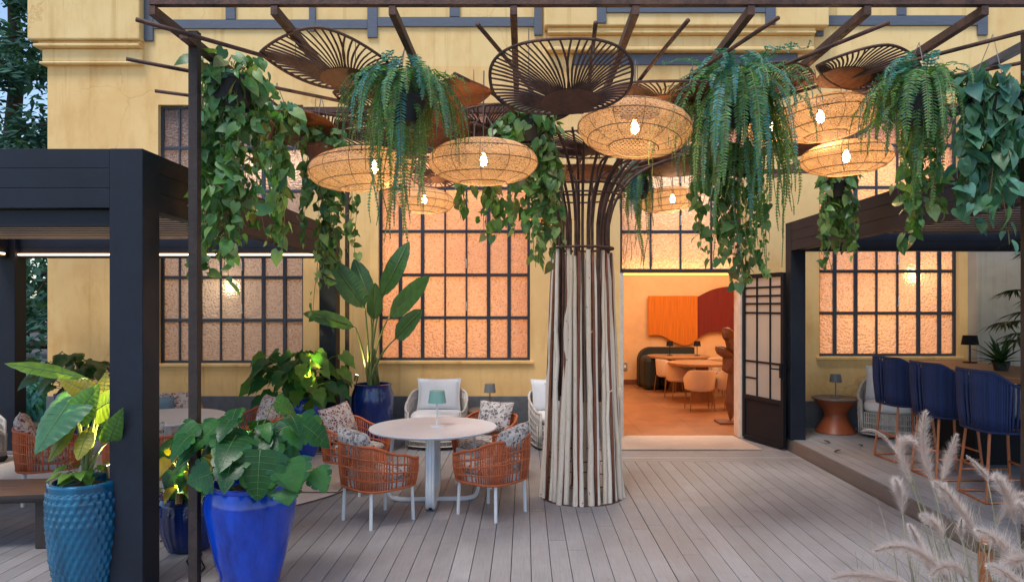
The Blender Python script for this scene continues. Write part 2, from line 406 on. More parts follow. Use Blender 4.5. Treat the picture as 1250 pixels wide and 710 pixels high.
M['l_ivy'] = leafmat('ivy_leaf', [(0.0288, 0.099, 0.0252), (0.072, 0.198, 0.0468), (0.135, 0.297, 0.072), (0.216, 0.36, 0.126), (0.0504, 0.144, 0.0396), (0.09, 0.216, 0.072), (0.22, 0.2, 0.07)])
M['l_blue'] = leafmat('blue_pothos_leaf', [(0.0423, 0.1436, 0.1088), (0.0761, 0.2197, 0.1755), (0.1099, 0.2535, 0.1229), (0.0507, 0.169, 0.079), (0.1352, 0.3042, 0.2282), (0.12, 0.22, 0.1)])
M['l_fern'] = leafmat('fern_leaflet', [(0.0858, 0.2332, 0.0546), (0.1287, 0.3229, 0.078), (0.1973, 0.3947, 0.0936), (0.103, 0.287, 0.1326), (0.2, 0.17, 0.06)], .5, .3)
M['l_fern_skytint'] = leafmat('sky_tinted_fern_leaflet', [(0.057, 0.2365, 0.2384), (0.0854, 0.32, 0.3302), (0.0796, 0.2505, 0.1283), (0.1024, 0.3757, 0.4035)], .5, .25)  # blue sky light on the fern crowns is put into the leaf colour
M['l_monstera'] = leafmat('monstera_leaf', [(0.0144, 0.0747, 0.022), (0.024, 0.115, 0.026), (0.048, 0.1725, 0.03), (0.0168, 0.092, 0.042), (0.036, 0.1495, 0.03)], .32, .3, .34)
M['l_alocasia'] = leafmat('alocasia_leaf', [(.035, .10, .05), (.05, .13, .04), (.09, .17, .035)], .33, .25)
M['l_yellow'] = leafmat('yellow_leaf', [(0.36, 0.312, 0.036), (0.264, 0.312, 0.048), (0.432, 0.312, 0.036)], .4, .35)  # yellow and yellow green leaf tones
M['l_lime'] = leafmat('lime_leaf', [(0.078, 0.195, 0.026), (0.13, 0.26, 0.039), (0.195, 0.299, 0.052)], .38, .32)
M['l_banana'] = leafmat('banana_leaf', [(0.0264, 0.09, 0.0216), (0.042, 0.12, 0.0264), (0.06, 0.156, 0.036)], .33, .18)
M['l_tree'] = leafmat('cedar_needles', [(0.0176, 0.0616, 0.0528), (0.0308, 0.099, 0.0792), (0.044, 0.132, 0.0924), (0.066, 0.165, 0.11)], .7, .12, .2)
M['l_palm'] = leafmat('palm_leaf', [(.014, .05, .014), (.025, .075, .02), (.04, .10, .03)], .4, .2)
M['wood_top'] = simple('oak_counter', (.36, .19, .09), .45, var=.3, nscale=4, bs=.1, stretch=(8, .6, 8))
M['slab'] = simple('live_edge_wood', (.20, .10, .055), .5, var=.45, nscale=4, bs=.3, bscale=30, stretch=(1, 7, 7))
M['slab_dark'] = simple('dark_wood', (.035, .024, .02), .6, var=.4, bs=.3, bscale=30)
M['black'] = simple('matt_black', (.010, .010, .013), .65, spec=.2)
M['terra_table'] = simple('burnt_orange_lacquer', (.34, .085, .03), .4, var=.12)
M['stone_top'] = simple('grey_brown_top', (.16, .12, .105), .4, var=.15)
M['lamp_teal'] = simple('sage_lamp_shade', (.20, .40, .35), .5, var=.05)
M['lamp_grey'] = simple('grey_lamp_shade', (.17, .18, .18), .5, var=.05)
M['glow'] = emis('lamp_glow', (1.0, .70, .38), 6)
M['cream'] = simple('cream_upholstery', (.62, .46, .33), .85, var=.08, bs=.3, bscale=200)
M['art_orange'] = simple('orange_tapestry', (.60, .17, .012), .9, var=.35, nscale=5, stretch=(14, 1, .3), bs=.6, bscale=60)
M['art_red'] = simple('dark_red_tapestry', (.17, .016, .010), .9, var=.4, nscale=5, stretch=(9, 1, .25), bs=.6, bscale=60)
M['teal_dark'] = simple('dark_green_velvet', (.010, .016, .017), .7)
M['walnut'] = simple('walnut_wood', (.16, .06, .028), .5, var=.35, nscale=5, stretch=(4, 4, .7), bs=.2)
M['switch'] = simple('switch_plate', (.25, .25, .26), .4)
M['ground'] = simple('garden_earth', (.07, .06, .045), .95, var=.4, nscale=1.5, bs=.6, bscale=12)
M['garden_wall'] = plaster('garden_wall_plaster', (.45, .43, .40), (.36, .35, .33), (.7, .7, .7))
def plumemat(name, cols, tr):
    m, nt, out = newmat(name); L = nt.links
    g = nt.nodes.new('ShaderNodeNewGeometry'); n = len(cols)
    r = ramp(nt, [(i / (n - 1), c) for i, c in enumerate(cols)]); L.new(g.outputs['Random Per Island'], r.inputs[0])
    d = nt.nodes.new('ShaderNodeBsdfDiffuse'); t = nt.nodes.new('ShaderNodeBsdfTranslucent'); L.new(r.outputs[0], d.inputs[0]); L.new(r.outputs[0], t.inputs[0])
    mx = nt.nodes.new('ShaderNodeMixShader'); mx.inputs[0].default_value = tr; L.new(d.outputs[0], mx.inputs[1]); L.new(t.outputs[0], mx.inputs[2]); L.new(mx.outputs[0], out.inputs[0]); return m
M['plume'] = plumemat('grass_plume', [(.80, .68, .60), (.90, .80, .72), (.70, .56, .48), (.92, .85, .79)], .45)
M['straw'] = plumemat('dry_grass_blade', [(.40, .34, .25), (.26, .26, .15), (.56, .50, .42)], .25)
M['rib_pale'] = simple('pale_leaf_rib', (.10, .19, .055), .5)
# ================================================================== SETTING
def struct(o, name_kind='structure'):
    o['kind'] = name_kind; return o
g = MB().sheet(-90, 90, -20, 160, -.16); struct(g.build('ground', M['ground']))
# --- deck: one board after another with real gaps, cut at random joints
BW = .149
def boards(x0, x1, y0, y1, z, name, mb=None, holes=None, ref=.2):
    mb = mb or MB(); i0 = math.floor((x0 - ref) / BW)
    i = i0
    while ref + i * BW < x1:
        xa = max(x0, ref + i * BW + .003); xb = min(x1, ref + (i + 1) * BW - .003)
        if xb - xa > .01:
            y = y0 - U(0, 2.2)
            while y < y1:
                ye = y + 3.6
                ya, yb = max(y, y0), min(ye - .004, y1)
                if yb - ya > .02:
                    mb.box2((xa, ya, z - .022), (xb, yb, z))
                y = ye
        i += 1
    return mb
dk = boards(-9.5, 1.1, .6, 10.36, 0, 'deck')
boards(1.1, 3.58, .6, 8.98, 0, 'deck', dk)
for k in range(4):                                            # boards laid across in front of the door
    ya = 8.98 + k * .157
    dk.box2((1.1, ya + .003, -.022), (3.58, ya + .154, 0))
dk.box2((1.1, 9.61, -.022), (3.58, 10.36, 0))
dk.box2((-9.5, 10.363, -.022), (3.6, 10.565, -.0005))
deck = dk.build('deck', M['deck']); struct(deck)
struct(MB().box2((-9.5, .6, -.15), (9.5, 10.56, -.03)).build('deck_base', M['deck_gap']))
pf = boards(3.62, 9.4, .6, 10.54, .154, 'platform')
plat = pf.build('platform', M['deck']); struct(plat)
struct(MB().box2((3.6, .6, -.02), (3.617, 10.54, .15)).build('platform_kerb', M['kerb']))
struct(MB().box2((3.62, .6, -.02), (9.4, 10.54, .125)).build('platform_base', M['deck_gap']))

# --- building
bld = thing('building', 'yellow plastered old factory building with tall grid windows and half timbered upper wall', 'building', (0, YW, 0))
OPEN = [('L', WX(193), WX(370), WZ(443.5), WZ(128)), ('C', WX(462), WX(647), WZ(440), WZ(126)),
        ('D', WX(757), WX(905.5), -.02, WZ(126)), ('R', WX(1000), WX(1171), WZ(435), WZ(126))]
XL, XR = WX(58), 9.6
def wallgrid(mb, xs, zs, y, d):
    for i in range(len(xs) - 1):
        for j in range(len(zs) - 1):
            xa, xb, za, zb = xs[i], xs[i + 1], zs[j], zs[j + 1]
            xm, zm = (xa + xb) / 2, (za + zb) / 2
            if any(o[1] < xm < o[2] and o[3] < zm < o[4] for o in OPEN): continue
            mb.add([(xa, y, za), (xb, y, za), (xb, y, zb), (xa, y, zb)], [(0, 1, 2, 3)])
            mb.add([(xa, y + d, za), (xb, y + d, za), (xb, y + d, zb), (xa, y + d, zb)], [(3, 2, 1, 0)])
    for o in OPEN:
        xa, xb, za, zb = o[1:]
        for q in ([(xa, y, za), (xa, y + d, za), (xa, y + d, zb), (xa, y, zb)], [(xb, y, za), (xb, y, zb), (xb, y + d, zb), (xb, y + d, za)],
                  [(xa, y, zb), (xa, y + d, zb), (xb, y + d, zb), (xb, y, zb)]):
            mb.add(q, [(0, 1, 2, 3)])
        if o[0] != 'D':
            mb.add([(xa, y, za), (xb, y, za), (xb, y + d, za), (xa, y + d, za)], [(0, 1, 2, 3)])
ZB = WZ(81)                                                   # string course
xs = sorted(set([XL, XR] + [q for o in OPEN for q in o[1:3]])); zs = sorted(set([-.15, ZB] + [q for o in OPEN for q in o[3:5]]))
w = MB(); wallgrid(w, xs, zs, YW, .34)
w.add([(XL, YW, -.15), (XL, YW, 10), (XL, 18, 10), (XL, 18, -.15)], [(0, 1, 2, 3)])
w.add([(XR, YW, -.15), (XR, YW, 10), (XR, 18, 10), (XR, 18, -.15)], [(0, 1, 2, 3)])
w.build('wall', M['plaster'], bld, world=True)
w = MB().box2((XL, YW, ZB), (XR, YW + .34, 10)); w.box2((XL, 17.9, 4.9), (XR, 18.1, 10))
w.build('upper_wall', M['plaster_upper'], bld, world=True)
MB().box2((XL, YW, 10), (XR, 18, 10.3)).build('roof', M['timber'], bld, world=True)
# plinth
pl = MB(); zt = WZ(483)
for xa, xb in ((XL, WX(757) - .02), (WX(905.5) + .02, WX(1172))):
    pl.box2((xa, YW - .03, -.15), (xb, YW - .002, zt if xa < 0 else WZ(489)))
pl.build('plinth', M['plinth'], bld, world=True, bevel=.006)
# grey pier on the right of the right hand window
MB().box2((WX(1181), YW - .22, -.1), (XR, YW - .003, WZ(288))).build('grey_pier', M['plaster_grey'], bld, world=True, bevel=.01)
# corner pilaster with stepped mouldings
pm = MB(); x0, x1 = WX(42), WX(177)
pm.box2((x0, YW - .16, WZ(53)), (x1, YW + .3, 10))
for k, (ya, yb, e) in enumerate(((53, 57, .10), (57, 61, .145), (61, 77, .06), (77, 80.5, .09))):
    pm.box2((WX(51) + .1 - e, YW - e, WZ(yb)), (WX(176), YW + .3, WZ(ya)))
pm.build('pilaster', M['plaster_upper'], bld, world=True, bevel=.02)
# projecting bay over the door
bay = MB(); bay.box2((WX(664), YW - .24, WZ(39)), (WX(1004), YW - .002, 10))
for ya, yb, e in ((39, 44, .18), (44, 47, .21), (47, 61, .12), (61, 66, .15)):
    bay.box2((WX(668), YW - e, WZ(yb)), (WX(990), YW - .002, WZ(ya)))
bay.build('bay', M['plaster_upper'], bld, world=True, bevel=.025)
tb = MB(); e = YW - .035
def band(xa, xb, ya, yb, yf=e): tb.box2((WX(xa), yf, WZ(yb)), (WX(xb), YW - .001, WZ(ya)))
def post_(xa, xb, yb, yf=e - .006, ya=-220): tb.box2((WX(xa), yf, WZ(yb)), (WX(xb), YW - .002, WZ(ya)))
band(188.3, 448.7, 25, 36); band(461.3, 651.8, 22, 33.5); band(1004.5, 1204, 20, 32); band(700, 973, 67, 80)
for a, b, c in ((177.5, 188, 51), (276.5, 288, 24.8), (378, 385.5, 39), (449, 461, 47), (549, 561, 21.8), (652, 662, 44),
                (1094, 1105, 19.8), (1192, 1204, 44), (995, 1004.3, 45)):
    post_(a, b, c)
fb = YW - .27
band(738, 927, 14.5, 24.5, fb); post_(726.5, 737.5, 37, fb - .006); post_(927.3, 939, 38.5, fb - .006); post_(820, 830, 14.3, fb - .006)
band(188.3, 1204, -70, -58)
tb.build('timber_frame', M['timber'], bld, world=True, bevel=.004)

# --- windows: every window a part, its glass and sill sub-parts
def grid_window(o, xb, zb, thick, yf, name='window', open_sash=True, sill=True):
    xa, xe, za, ze = o[1:]
    f = MB(); d = .045
    for x in (xa + .02, xe - .02): f.box((x, yf, (za + ze) / 2), (.04, .06, ze - za))
    for z in (za + .02, ze - .02): f.box(((xa + xe) / 2, yf, z), (xe - xa - .08, .06, .04))
    for i, x in enumerate(xb):
        f.box((x, yf, (za + ze) / 2), (.052 if i in thick else .026, .052, ze - za - .08))
    for z in zb:
        f.box(((xa + xe) / 2, yf - .0015, z), (xe - xa - .08, .046, .046))
    wd = f.build(name, M['frame'], bld, world=True, bevel=.004)
    gl = MB(); gl.box(((xa + xe) / 2, yf + .004, (za + ze) / 2), (xe - xa - .03, .0, ze - za - .03))
    gl.f = gl.f[2:3]
    gl.build('pane', M['glass'], wd, world=True)
    if sill:
        MB().box2((xa - .05, YW - .045, za - .045), (xe + .05, YW + .05, za - .002)).build('sill', M['plaster'], wd, world=True, bevel=.006)
    h = MB()
    for z in zb[:2]:
        h.tube([(xb[len(xb) // 2] , yf - .03, z + .1), (xb[len(xb) // 2], yf - .05, z + .15), (xb[len(xb) // 2], yf - .05, z + .24)], .007, 6)
    h.build('latch', M['white_metal'], wd, world=True)
    return wd
yf = YW + .11
def wxs(l): return [WX(q) * yf / YW for q in l]
def wzs(l): return [H - (q - CY) * yf / FX for q in l]
grid_window(OPEN[0], wxs([220, 245, 270, 296.5, 322, 348]), wzs([390.5, 338.5, 286, 233.5, 181]), (1, 4, 5), yf)
grid_window(OPEN[1], wxs([489, 516, 543.5, 569.5, 596.5, 621.5]), wzs([387.5, 335.5, 282.5, 230, 178]), (0, 1, 4, 5), yf)
grid_window(OPEN[3], wxs([1018.5, 1044, 1069.5, 1095, 1120.5, 1146]), wzs([382, 331, 280, 229, 178]), (0, 1, 4, 5), yf)
# door opening: transom glass above, dark lintel bar with a warm strip of light beneath
o = OPEN[2]
zt = WZ(331)
tr = ('T', o[1], o[2], zt, o[4])
grid_window(tr, wxs([794, 830.5, 868]), wzs([283, 232, 180]), (9,), yf, 'transom_window', sill=False)
MB().box2((o[1], YW + .02, WZ(333)), (o[2], YW + .2, zt - .002)).build('lintel_bar', M['frame'], bld, world=True, bevel=.005)
MB().box2((o[1] + .03, YW + .22, WZ(334)), (o[2] - .03, YW + .25, WZ(328))).build('door_light_strip', M['led_door'], bld, world=True)
jm = MB()
jm.box2((o[1], YW - .01, 0), (o[1] + .05, YW + .3, WZ(333.2))); jm.box2((o[2] - .03, YW - .02, 0), (o[2] + .02, YW + .3, WZ(333.2)))
jm.build('door_frame', M['white_jamb'], bld, world=True, bevel=.005)
# door leaf standing open
A = Vector((o[2] + .01, YW - .05, 0)); B = FL(958, 550); B.z = 0
dv = (B - A); Ld = dv.length; ang = math.atan2(dv.y, dv.x)
zd = WZ(336) ; mt = Matrix.Translation(A) @ Matrix.Rotation(ang, 4, 'Z')
df = MB()
zk = .62
for x in (.03, Ld - .03): df.box((x, 0, (zd + .02) / 2 + .01), (.06, .05, zd - .04))
for z in (zd - .025, .05, zk + .02): df.box((Ld / 2, 0, z), (Ld - .12, .05, .06))
for x in (Ld * .36, Ld * .68): df.box((x, 0, (zk + zd) / 2), (.028, .035, zd - zk - .1))
for z in (1.16, 1.86, 1.99, 2.10, 2.22): df.box((Ld / 2, .002, z if z < zd - .05 else zd - .1), (Ld - .12, .032, .028))
df.box((Ld * .2, .002, .92), (Ld * .3, .032, .024))
df.xform(mt)
door = df.build('door', M['black'], bld, world=True, bevel=.003)
q = MB().box((Ld / 2, 0, zk / 2 + .03), (Ld - .1, .012, zk - .05)).xform(mt); q.build('kick_panel', M['black'], door, world=True)
q = MB().box((Ld / 2, .0, (zk + zd) / 2), (Ld - .1, .006, zd - zk - .06)).xform(mt); q.build('pane', M['milky'], door, world=True)
q = MB().box((Ld - .04, -.035, 1.08), (.045, .02, .2)).tube([(Ld - .04, -.04, 1.1), (Ld - .04, -.08, 1.1), (Ld - .17, -.085, 1.1)], .011, 6)
q.box((Ld - .04, .035, 1.08), (.045, .02, .2)).tube([(Ld - .04, .04, 1.1), (Ld - .04, .08, 1.1), (Ld - .17, .085, 1.1)], .011, 6)
q.xform(mt); q.build('handle', M['black'], door, world=True)
# room behind the facade
r0, r1, rz, ry = XL + .1, XR - .1, 4.75, 18.05
rm = MB()
ryb = 17.9
rm.add([(r0, ryb, 0), (r1, ryb, 0), (r1, ryb, rz), (r0, ryb, rz)], [(0, 1, 2, 3)])
rm.add([(r0, YW + .34, 0), (r0, ryb, 0), (r0, ryb, rz), (r0, YW + .34, rz)], [(0, 1, 2, 3)])
rm.add([(r1, YW + .34, 0), (r1, ryb, 0), (r1, ryb, rz), (r1, YW + .34, rz)], [(0, 1, 2, 3)])
rm.add([(-2.5, YW + .34, 0), (-2.5, ryb, 0), (-2.5, ryb, rz), (-2.5, YW + .34, rz)], [(0, 1, 2, 3)])  # orange face of the added partition
rm.build('room_wall', M['room_wall'], bld, world=True)
q = MB(); q.add([(-2.52, YW + .34, 0), (-2.52, 15, 0), (-2.52, 15, rz), (-2.52, YW + .34, rz)], [(0, 1, 2, 3)])
q.add([(r0 + .02, 15, 0), (-2.52, 15, 0), (-2.52, 15, rz), (r0 + .02, 15, rz)], [(0, 1, 2, 3)]); q.add([(r0 + .02, YW + .34, 0), (r0 + .02, 15, 0), (r0 + .02, 15, rz), (r0 + .02, YW + .34, rz)], [(0, 1, 2, 3)])
q.build('added_side_room', M['room_white'], bld, world=True)  # unseen partition and side room, added to keep the left window dim and greyish
MB().box2((r0, YW + .34, rz), (r1, ryb, rz + .1)).build('room_ceiling', M['room_ceiling'], bld, world=True)
struct(MB().box2((r0, YW - .0, -.1), (r1, ryb, .004)).build('room_floor', M['room_floor']))
# arch ring of lighter plaster over the wall hanging, and switch
def BX(px, Y=17.85): return (px - CX) * Y / FX
def BZ(py, Y=17.85): return H - (py - CY) * Y / FX

# --- small things of the room
def flat_outline(pts, y, t, name, mat, label, cat):
    mb = MB(); n = len(pts)
    mb.add([(x, y, z) for x, z in pts] + [(x, y + t, z) for x, z in pts],
           [tuple(range(n)), tuple(range(2 * n - 1, n - 1, -1))] + [(i, i + n, (i + 1) % n + n, (i + 1) % n) for i in range(n)])
    c = Vector((sum(p[0] for p in pts) / n, y, min(p[1] for p in pts)))
    t_ = thing(name, label, cat, c)
    mb.build('fabric', mat, t_, world=True); return t_
def curve_px(l, k=8):
    out = []
    for i in range(len(l) - 1):
        p0 = l[max(i - 1, 0)]; p1 = l[i]; p2 = l[i + 1]; p3 = l[min(i + 2, len(l) - 1)]
        for j in range(k):
            t = j / k
            out.append(tuple(.5 * (2 * p1[a] + (p2[a] - p0[a]) * t + (2 * p0[a] - 5 * p1[a] + 4 * p2[a] - p3[a]) * t * t + (3 * p1[a] - p0[a] - 3 * p2[a] + p3[a]) * t ** 3) for a in (0, 1)))
    return out + [l[-1]]
ow = [(791, 361)] + curve_px([(791, 409), (806, 409), (820, 416), (834, 421), (845, 418), (851, 413)]) + [(851, 361)]
flat_outline([(BX(a), BZ(b)) for a, b in ow][::-1], 17.8, .05, 'tapestry', M['art_orange'], 'orange wavy edged wall hanging at the back of the lit room', 'wall hanging')
rw = curve_px([(851.6, 413), (860, 407), (875, 404), (890, 407), (905, 412), (930, 414)]) + curve_px([(930, 349), (905, 349), (885, 350), (868, 354), (851.6, 362)])
flat_outline([(BX(a), BZ(b)) for a, b in rw][::-1], 17.8, .05, 'tapestry', M['art_red'], 'dark red arch topped wall hanging beside the orange one in the lit room', 'wall hanging')
sw = MB().box((BX(763), 17.88, BZ(447)), (.12, .02, .19)); t = thing('light_switch', 'small grey switch plate on the ochre back wall of the room', 'switch', (BX(763), 17.88, BZ(447)))
sw.build('plate', M['switch'], t, world=True, bevel=.004); MB().box((BX(763), 17.868, BZ(447)), (.05, .01, .07)).build('rocker', M['white_metal'], t, world=True)
# dark curved banquette
t = thing('banquette', 'dark green rounded banquette against the back wall of the lit room', 'bench', (BX(815), 17.2, 0))
bq = MB(); xa, xb = (783 - CX) * 17 / FX, (852 - CX) * 17 / FX; zt = H - (425 - CY) * 17 / FX
pr = [(xa, 0)] + [(xa + .32 - .32 * math.cos(a), zt - .32 + .32 * math.sin(a)) for a in [PI / 2 * i / 8 for i in range(9)]] + [(xb, zt), (xb, 0)]
n = len(pr); bq.add([(x, 17.35, z) for x, z in pr] + [(x, 17.7, z) for x, z in pr], [tuple(range(n)), tuple(range(2 * n - 1, n - 1, -1))] + [(i, i + n, (i + 1) % n + n, (i + 1) % n) for i in range(n)])
bq.build('backrest', M['teal_dark'], t, world=True)
arm = MB().box2((xa, 16.55, .0), (xa + .38, 17.348, zt - .16)); arm.build('armrest', M['teal_dark'], t, world=True, bevel=.12)
MB().box2((xa + .385, 16.75, .06), (xb, 17.348, .44)).build('seat', M['teal_dark'], t, world=True, bevel=.04)
# wood tables
def room_table(c, r, zt, label):
    t = thing('dining_table', label, 'table', (c[0], c[1], 0), 0, 'round tables in the lit room')
    MB().lathe([(r, zt - .045), (r + .005, zt - .03), (r, zt)], 40).build('tabletop', M['wood_top'], t, smooth=True, angle=30)
    MB().lathe([(r * .36, .006), (r * .34, .05), (r * .16, zt * .6), (r * .2, zt - .05)], 28).build('pedestal', M['walnut'], t, smooth=True, angle=40)
    return t
def RP(px, py, z=0.0): return FL(px, py, z)
p1 = RP(857, 489); room_table(p1, .70, .80, 'round wooden table nearest the doorway of the lit room')
p2 = RP(828, 475); room_table(p2, .72, .80, 'round wooden table by the dark banquette deep in the room')
p3 = RP(899, 484); room_table(p3, .6, .80, 'round wooden table half hidden by the sculpture inside the doorway')
# cream barrel chairs
t0 = thing('barrel_chair', 'x', 'chair', (0, 0, 0), 0, 'cream barrel chairs in the lit room')
sh = MB(); n = 22; prv = None
for i in range(n + 1):
    a = PI * (1.25 - .05) - (PI * 1.4) * i / n + PI * .0
    a = R_(-35) + (R_(250)) * i / n
    top = .62 + .16 * sm((math.sin(a + PI) * .5 + .5) * 1.2)
    top = .60 + .18 * sm(.5 - .5 * math.sin(a) * -1) if False else .60 + .17 * sm((math.sin(a) + .35) / 1.2)
    ring = []
    for rr, z in ((.265, .40), (.29, top - .02), (.275, top), (.25, top - .02), (.235, .44)):
        ring.append((rr * math.cos(a) * 1.05, -rr * math.sin(a), z))
    b0 = len(sh.v); sh.v += [Vector(q) for q in ring]
    if prv is not None:
        for k in range(5): sh.f.append((prv + k, prv + (k + 1) % 5, b0 + (k + 1) % 5, b0 + k))
    else: sh.f.append(tuple(b0 + k for k in range(5)))
    prv = b0
sh.f.append(tuple(prv + k for k in range(5))[::-1])
sh.build('backrest', M['cream'], t0, smooth=True, angle=50)
MB().lathe([(.235, .37), (.245, .40), (.245, .45), (.22, .475), (.001, .485)], 24).build('seat', M['cream'], t0, smooth=True, angle=50)
for sx in (-1, 1):
    for sy in (-1, 1):
        MB().tube([(.2 * sx, .2 * sy, .38), (.23 * sx, .24 * sy, 0)], [.014, .009], 6).build('leg', M['brass'], t0)
chairs = [((854, 500), 0, 'cream barrel chair with its back to the doorway, nearest in the lit room'),
          ((890, 499), .25, 'cream barrel chair beside the wooden sculpture'),
          ((816, 479), -1.2, 'cream barrel chair left of the nearer round table'),
          ((829, 486), -1.4, 'low cream chair seen side on between the two round tables'),
          ((838, 478), PI * .9, 'cream barrel chair behind the nearer table on its left'),
          ((871, 479), PI * 1.05, 'cream barrel chair behind the nearer table on its right'),
          ((806, 472), .2, 'cream barrel chair in front of the dark banquette'),
          ((885, 478), PI * 1.1, 'cream barrel chair farthest right in the lit room')]
for k, (pp, rz_, lb) in enumerate(chairs):
    c = RP(*pp)
    if k == 0:
        t0.location = c; t0.rotation_euler.z = rz_; t0['label'] = lb
    else: copy_tree(t0, c, rz_, lb)
# table lamps in the room
def small_lamp(c, h, r, mats, label, group=None, glow=True, cone=.8, power=0):
    t = thing('table_lamp', label, 'lamp', c, 0, group)
    MB().lathe([(r * .8, 0), (r * .8, .012), (r * .2, .016)], 20).build('base', mats[1], t, smooth=True, angle=40)
    MB().tube([(0, 0, .014), (0, 0, h * .75)], r * .10, 8).build('stem', mats[1], t)
    MB().lathe([(r, h * .66), (r * cone, h), (r * cone * .4, h + .002), (r * cone * .4, h - .004), (r * cone * .96, h - .006), (r * .97, h * .66)], 24).build('shade', mats[0], t, smooth=True, angle=40)
    if glow:
        MB().lathe([(r * .5, h * .76), (r * .5, h * .79)], 12).build('bulb', M['glow'], t)
        if power: lamp('lamp_light', 'POINT', (0, 0, h * .7), power, (1, .68, .36), t, .03)
    return t
for px, py, lb in ((815.5, 434, 'little black lamp on the left of the rear round table'), (854, 434, 'little black lamp on the right of the rear round table')):
    Y = 15.6; c = P(px, py, Y); c.z = .80 if px < 840 else .80
    small_lamp(Vector((c.x, FX * (H - .8) / (py - CY + 4), .801)) if False else Vector((p2.x + (-.22 if px < 840 else .42), p2.y - .1, .801)), .34, .085, (M['black'], M['black']), lb, 'black lamps in the lit room', power=1.5)
# wooden sculpture
sc0 = FL(891, 516)
t = thing('wooden_sculpture', 'stacked rough wooden sculpture standing inside the doorway', 'sculpture', sc0)
MB().box((0, 0, .02), (.44, .4, .04)).build('base', M['walnut'], t, bevel=.01)
st = MB()
def rock(c, s, rot, seed):
    b = MB(); b.ball((0, 0, 0), 1, 10); rnd = random.Random(seed)
    m = Euler(rot).to_matrix(); vs = []
    for q in b.v:
        h_ = math.sin(q.x * 4 + seed) * .12 + math.cos(q.z * 5 + seed * 2) * .12
        q = Vector((q.x * s[0], q.y * s[1], q.z * s[2])) * (1 + h_)
        vs.append(m @ q + Vector(c))
    st.add(vs, b.f)
rock((.02, 0, .50), (.10, .1, .48), (0, .04, 0), 1); rock((.0, 0, 1.0), (.16, .13, .15), (0, .3, .3), 2)
rock((-.06, 0, 1.17), (.24, .13, .09), (0, .45, 0), 3); rock((.06, 0, 1.32), (.13, .12, .15), (0, -.6, .4), 4); rock((-.03, -.02, 1.48), (.15, .11, .11), (0, .5, .8), 5)
rock((.14, .02, 1.20), (.10, .1, .2), (0, -.2, 0), 6)
st.build('carved_blocks', M['walnut'], t)

# room lighting: ceiling light, two lamps, soft points added for window glow
lamp('room_light', 'AREA', (3.6, 15.0, 4.6), 115, (1, .84, .62), None, 3.2)
lamp('room_light', 'AREA', (-.6, 13.8, 4.6), 80, (1, .46, .17), None, 2.4)
lamp('room_light', 'AREA', (6.8, 13.8, 4.6), 90, (1, .46, .17), None, 3.0)
lamp('room_light', 'AREA', (-4.4, 12.8, 4.5), 40, (1, .64, .42), None, 1.6)
for px, py, Y, e_, cl_, sz_ in ((284, 350, 11.05, 3.6, (1, .70, .42), .10), (1112, 336, 11.05, 4.6, (1, .60, .26), .10), (1050, 380, 13.0, 16, (1, .47, .15), .7), (1040, 240, 13.0, 16, (1, .47, .15), .7),
                          (560, 380, 13.2, 16, (1, .46, .15), .8), (555, 250, 13.2, 16, (1, .46, .15), .8), (500, 320, 13.2, 16, (1, .47, .18), .8), (820, 290, 13.0, 16, (1, .47, .15), .7)):
    lamp('window_lamp_glow', 'POINT', P(px, py, Y), e_, cl_, None, sz_)
MB().box2((r0 + .02, ryb - .02, .005), (r1 - .02, ryb - .002, .12)).build('skirting', M['walnut'], bld, world=True)

# --- garden beyond the left corner
gw = thing('garden_wall', 'low pale garden wall behind the left pergola', 'wall', (-13, 15.5, -.16))
MB().box2((-30, 15.4, -.16), (-8.2, 15.7, .85)).build('wall', M['garden_wall'], gw, world=True, bevel=.02)
MB().box2((-30, 15.35, .85), (-8.15, 15.75, .93)).build('coping', M['plinth'], gw, world=True, bevel=.01)
fn = thing('garden_fence', 'dark slatted fence in the garden beyond the low wall', 'fence', (-16, 19, 0))
q = MB()
for k in range(6): q.box2((-34, 19, .5 + k * .38), (-9, 19.04, .66 + k * .38))
q.build('slats', M['slab_dark'], fn, world=True)
for x in (-33, -29.5, -26, -22.5, -19, -15.5, -12, -9.1): MB().box2((x - .05, 19.05, -.1), (x + .05, 19.15, 2.8)).build('post', M['slab_dark'], fn, world=True)

def tree(name, label, base, h, cr, cz, seed, n=2600, lsz=.16, r0=.22, lean=(0, 0)):
    rnd = random.Random(seed); t = thing(name, label, 'tree', base, 0, 'dark trees beyond the building corner')
    tr = MB(); pts = [Vector((lean[0] * s + rnd.uniform(-.08, .08), lean[1] * s + rnd.uniform(-.08, .08), h * s)) for s in [i / 7 for i in range(8)]]
    tr.tube(pts, [r0 * (1 - .8 * i / 7) for i in range(8)], 10)
    cl = []
    for k in range(34):
        s = rnd.uniform(.22, 1); p = pts[min(7, int(s * 7))]; a = rnd.uniform(0, 2 * PI); L = cr * rnd.uniform(.45, 1) * (1.15 - .6 * s)
        e = p + Vector((math.cos(a) * L, math.sin(a) * L, rnd.uniform(-.5, .35)))
        mid = (p + e) / 2 + Vector((0, 0, .25)); tr.tube([p, mid, e], [.05, .03, .012], 5); cl += [(e, L * .42), (mid, L * .36)]
    tr.build('trunk', M['bark_dark'], t, smooth=True)
    cr_ = MB()
    for k in range(n):
        c, rad = cl[rnd.randrange(len(cl))]
        q = c + Vector((rnd.gauss(0, 1), rnd.gauss(0, 1), rnd.gauss(0, .55) - .1)) * rad * .6
        d = Vector((rnd.gauss(0, 1), rnd.gauss(0, 1), rnd.gauss(-.4, .6))).normalized(); sdv = d.orthogonal().normalized()
        s = lsz * rnd.uniform(.6, 1.5)
        cr_.add([q, q + d * s * .5 + sdv * s * .22, q + d * s * 1.3, q + d * s * .5 - sdv * s * .22], [(0, 1, 2, 3)])
    cr_.build('crown', M['l_tree'], t); return t
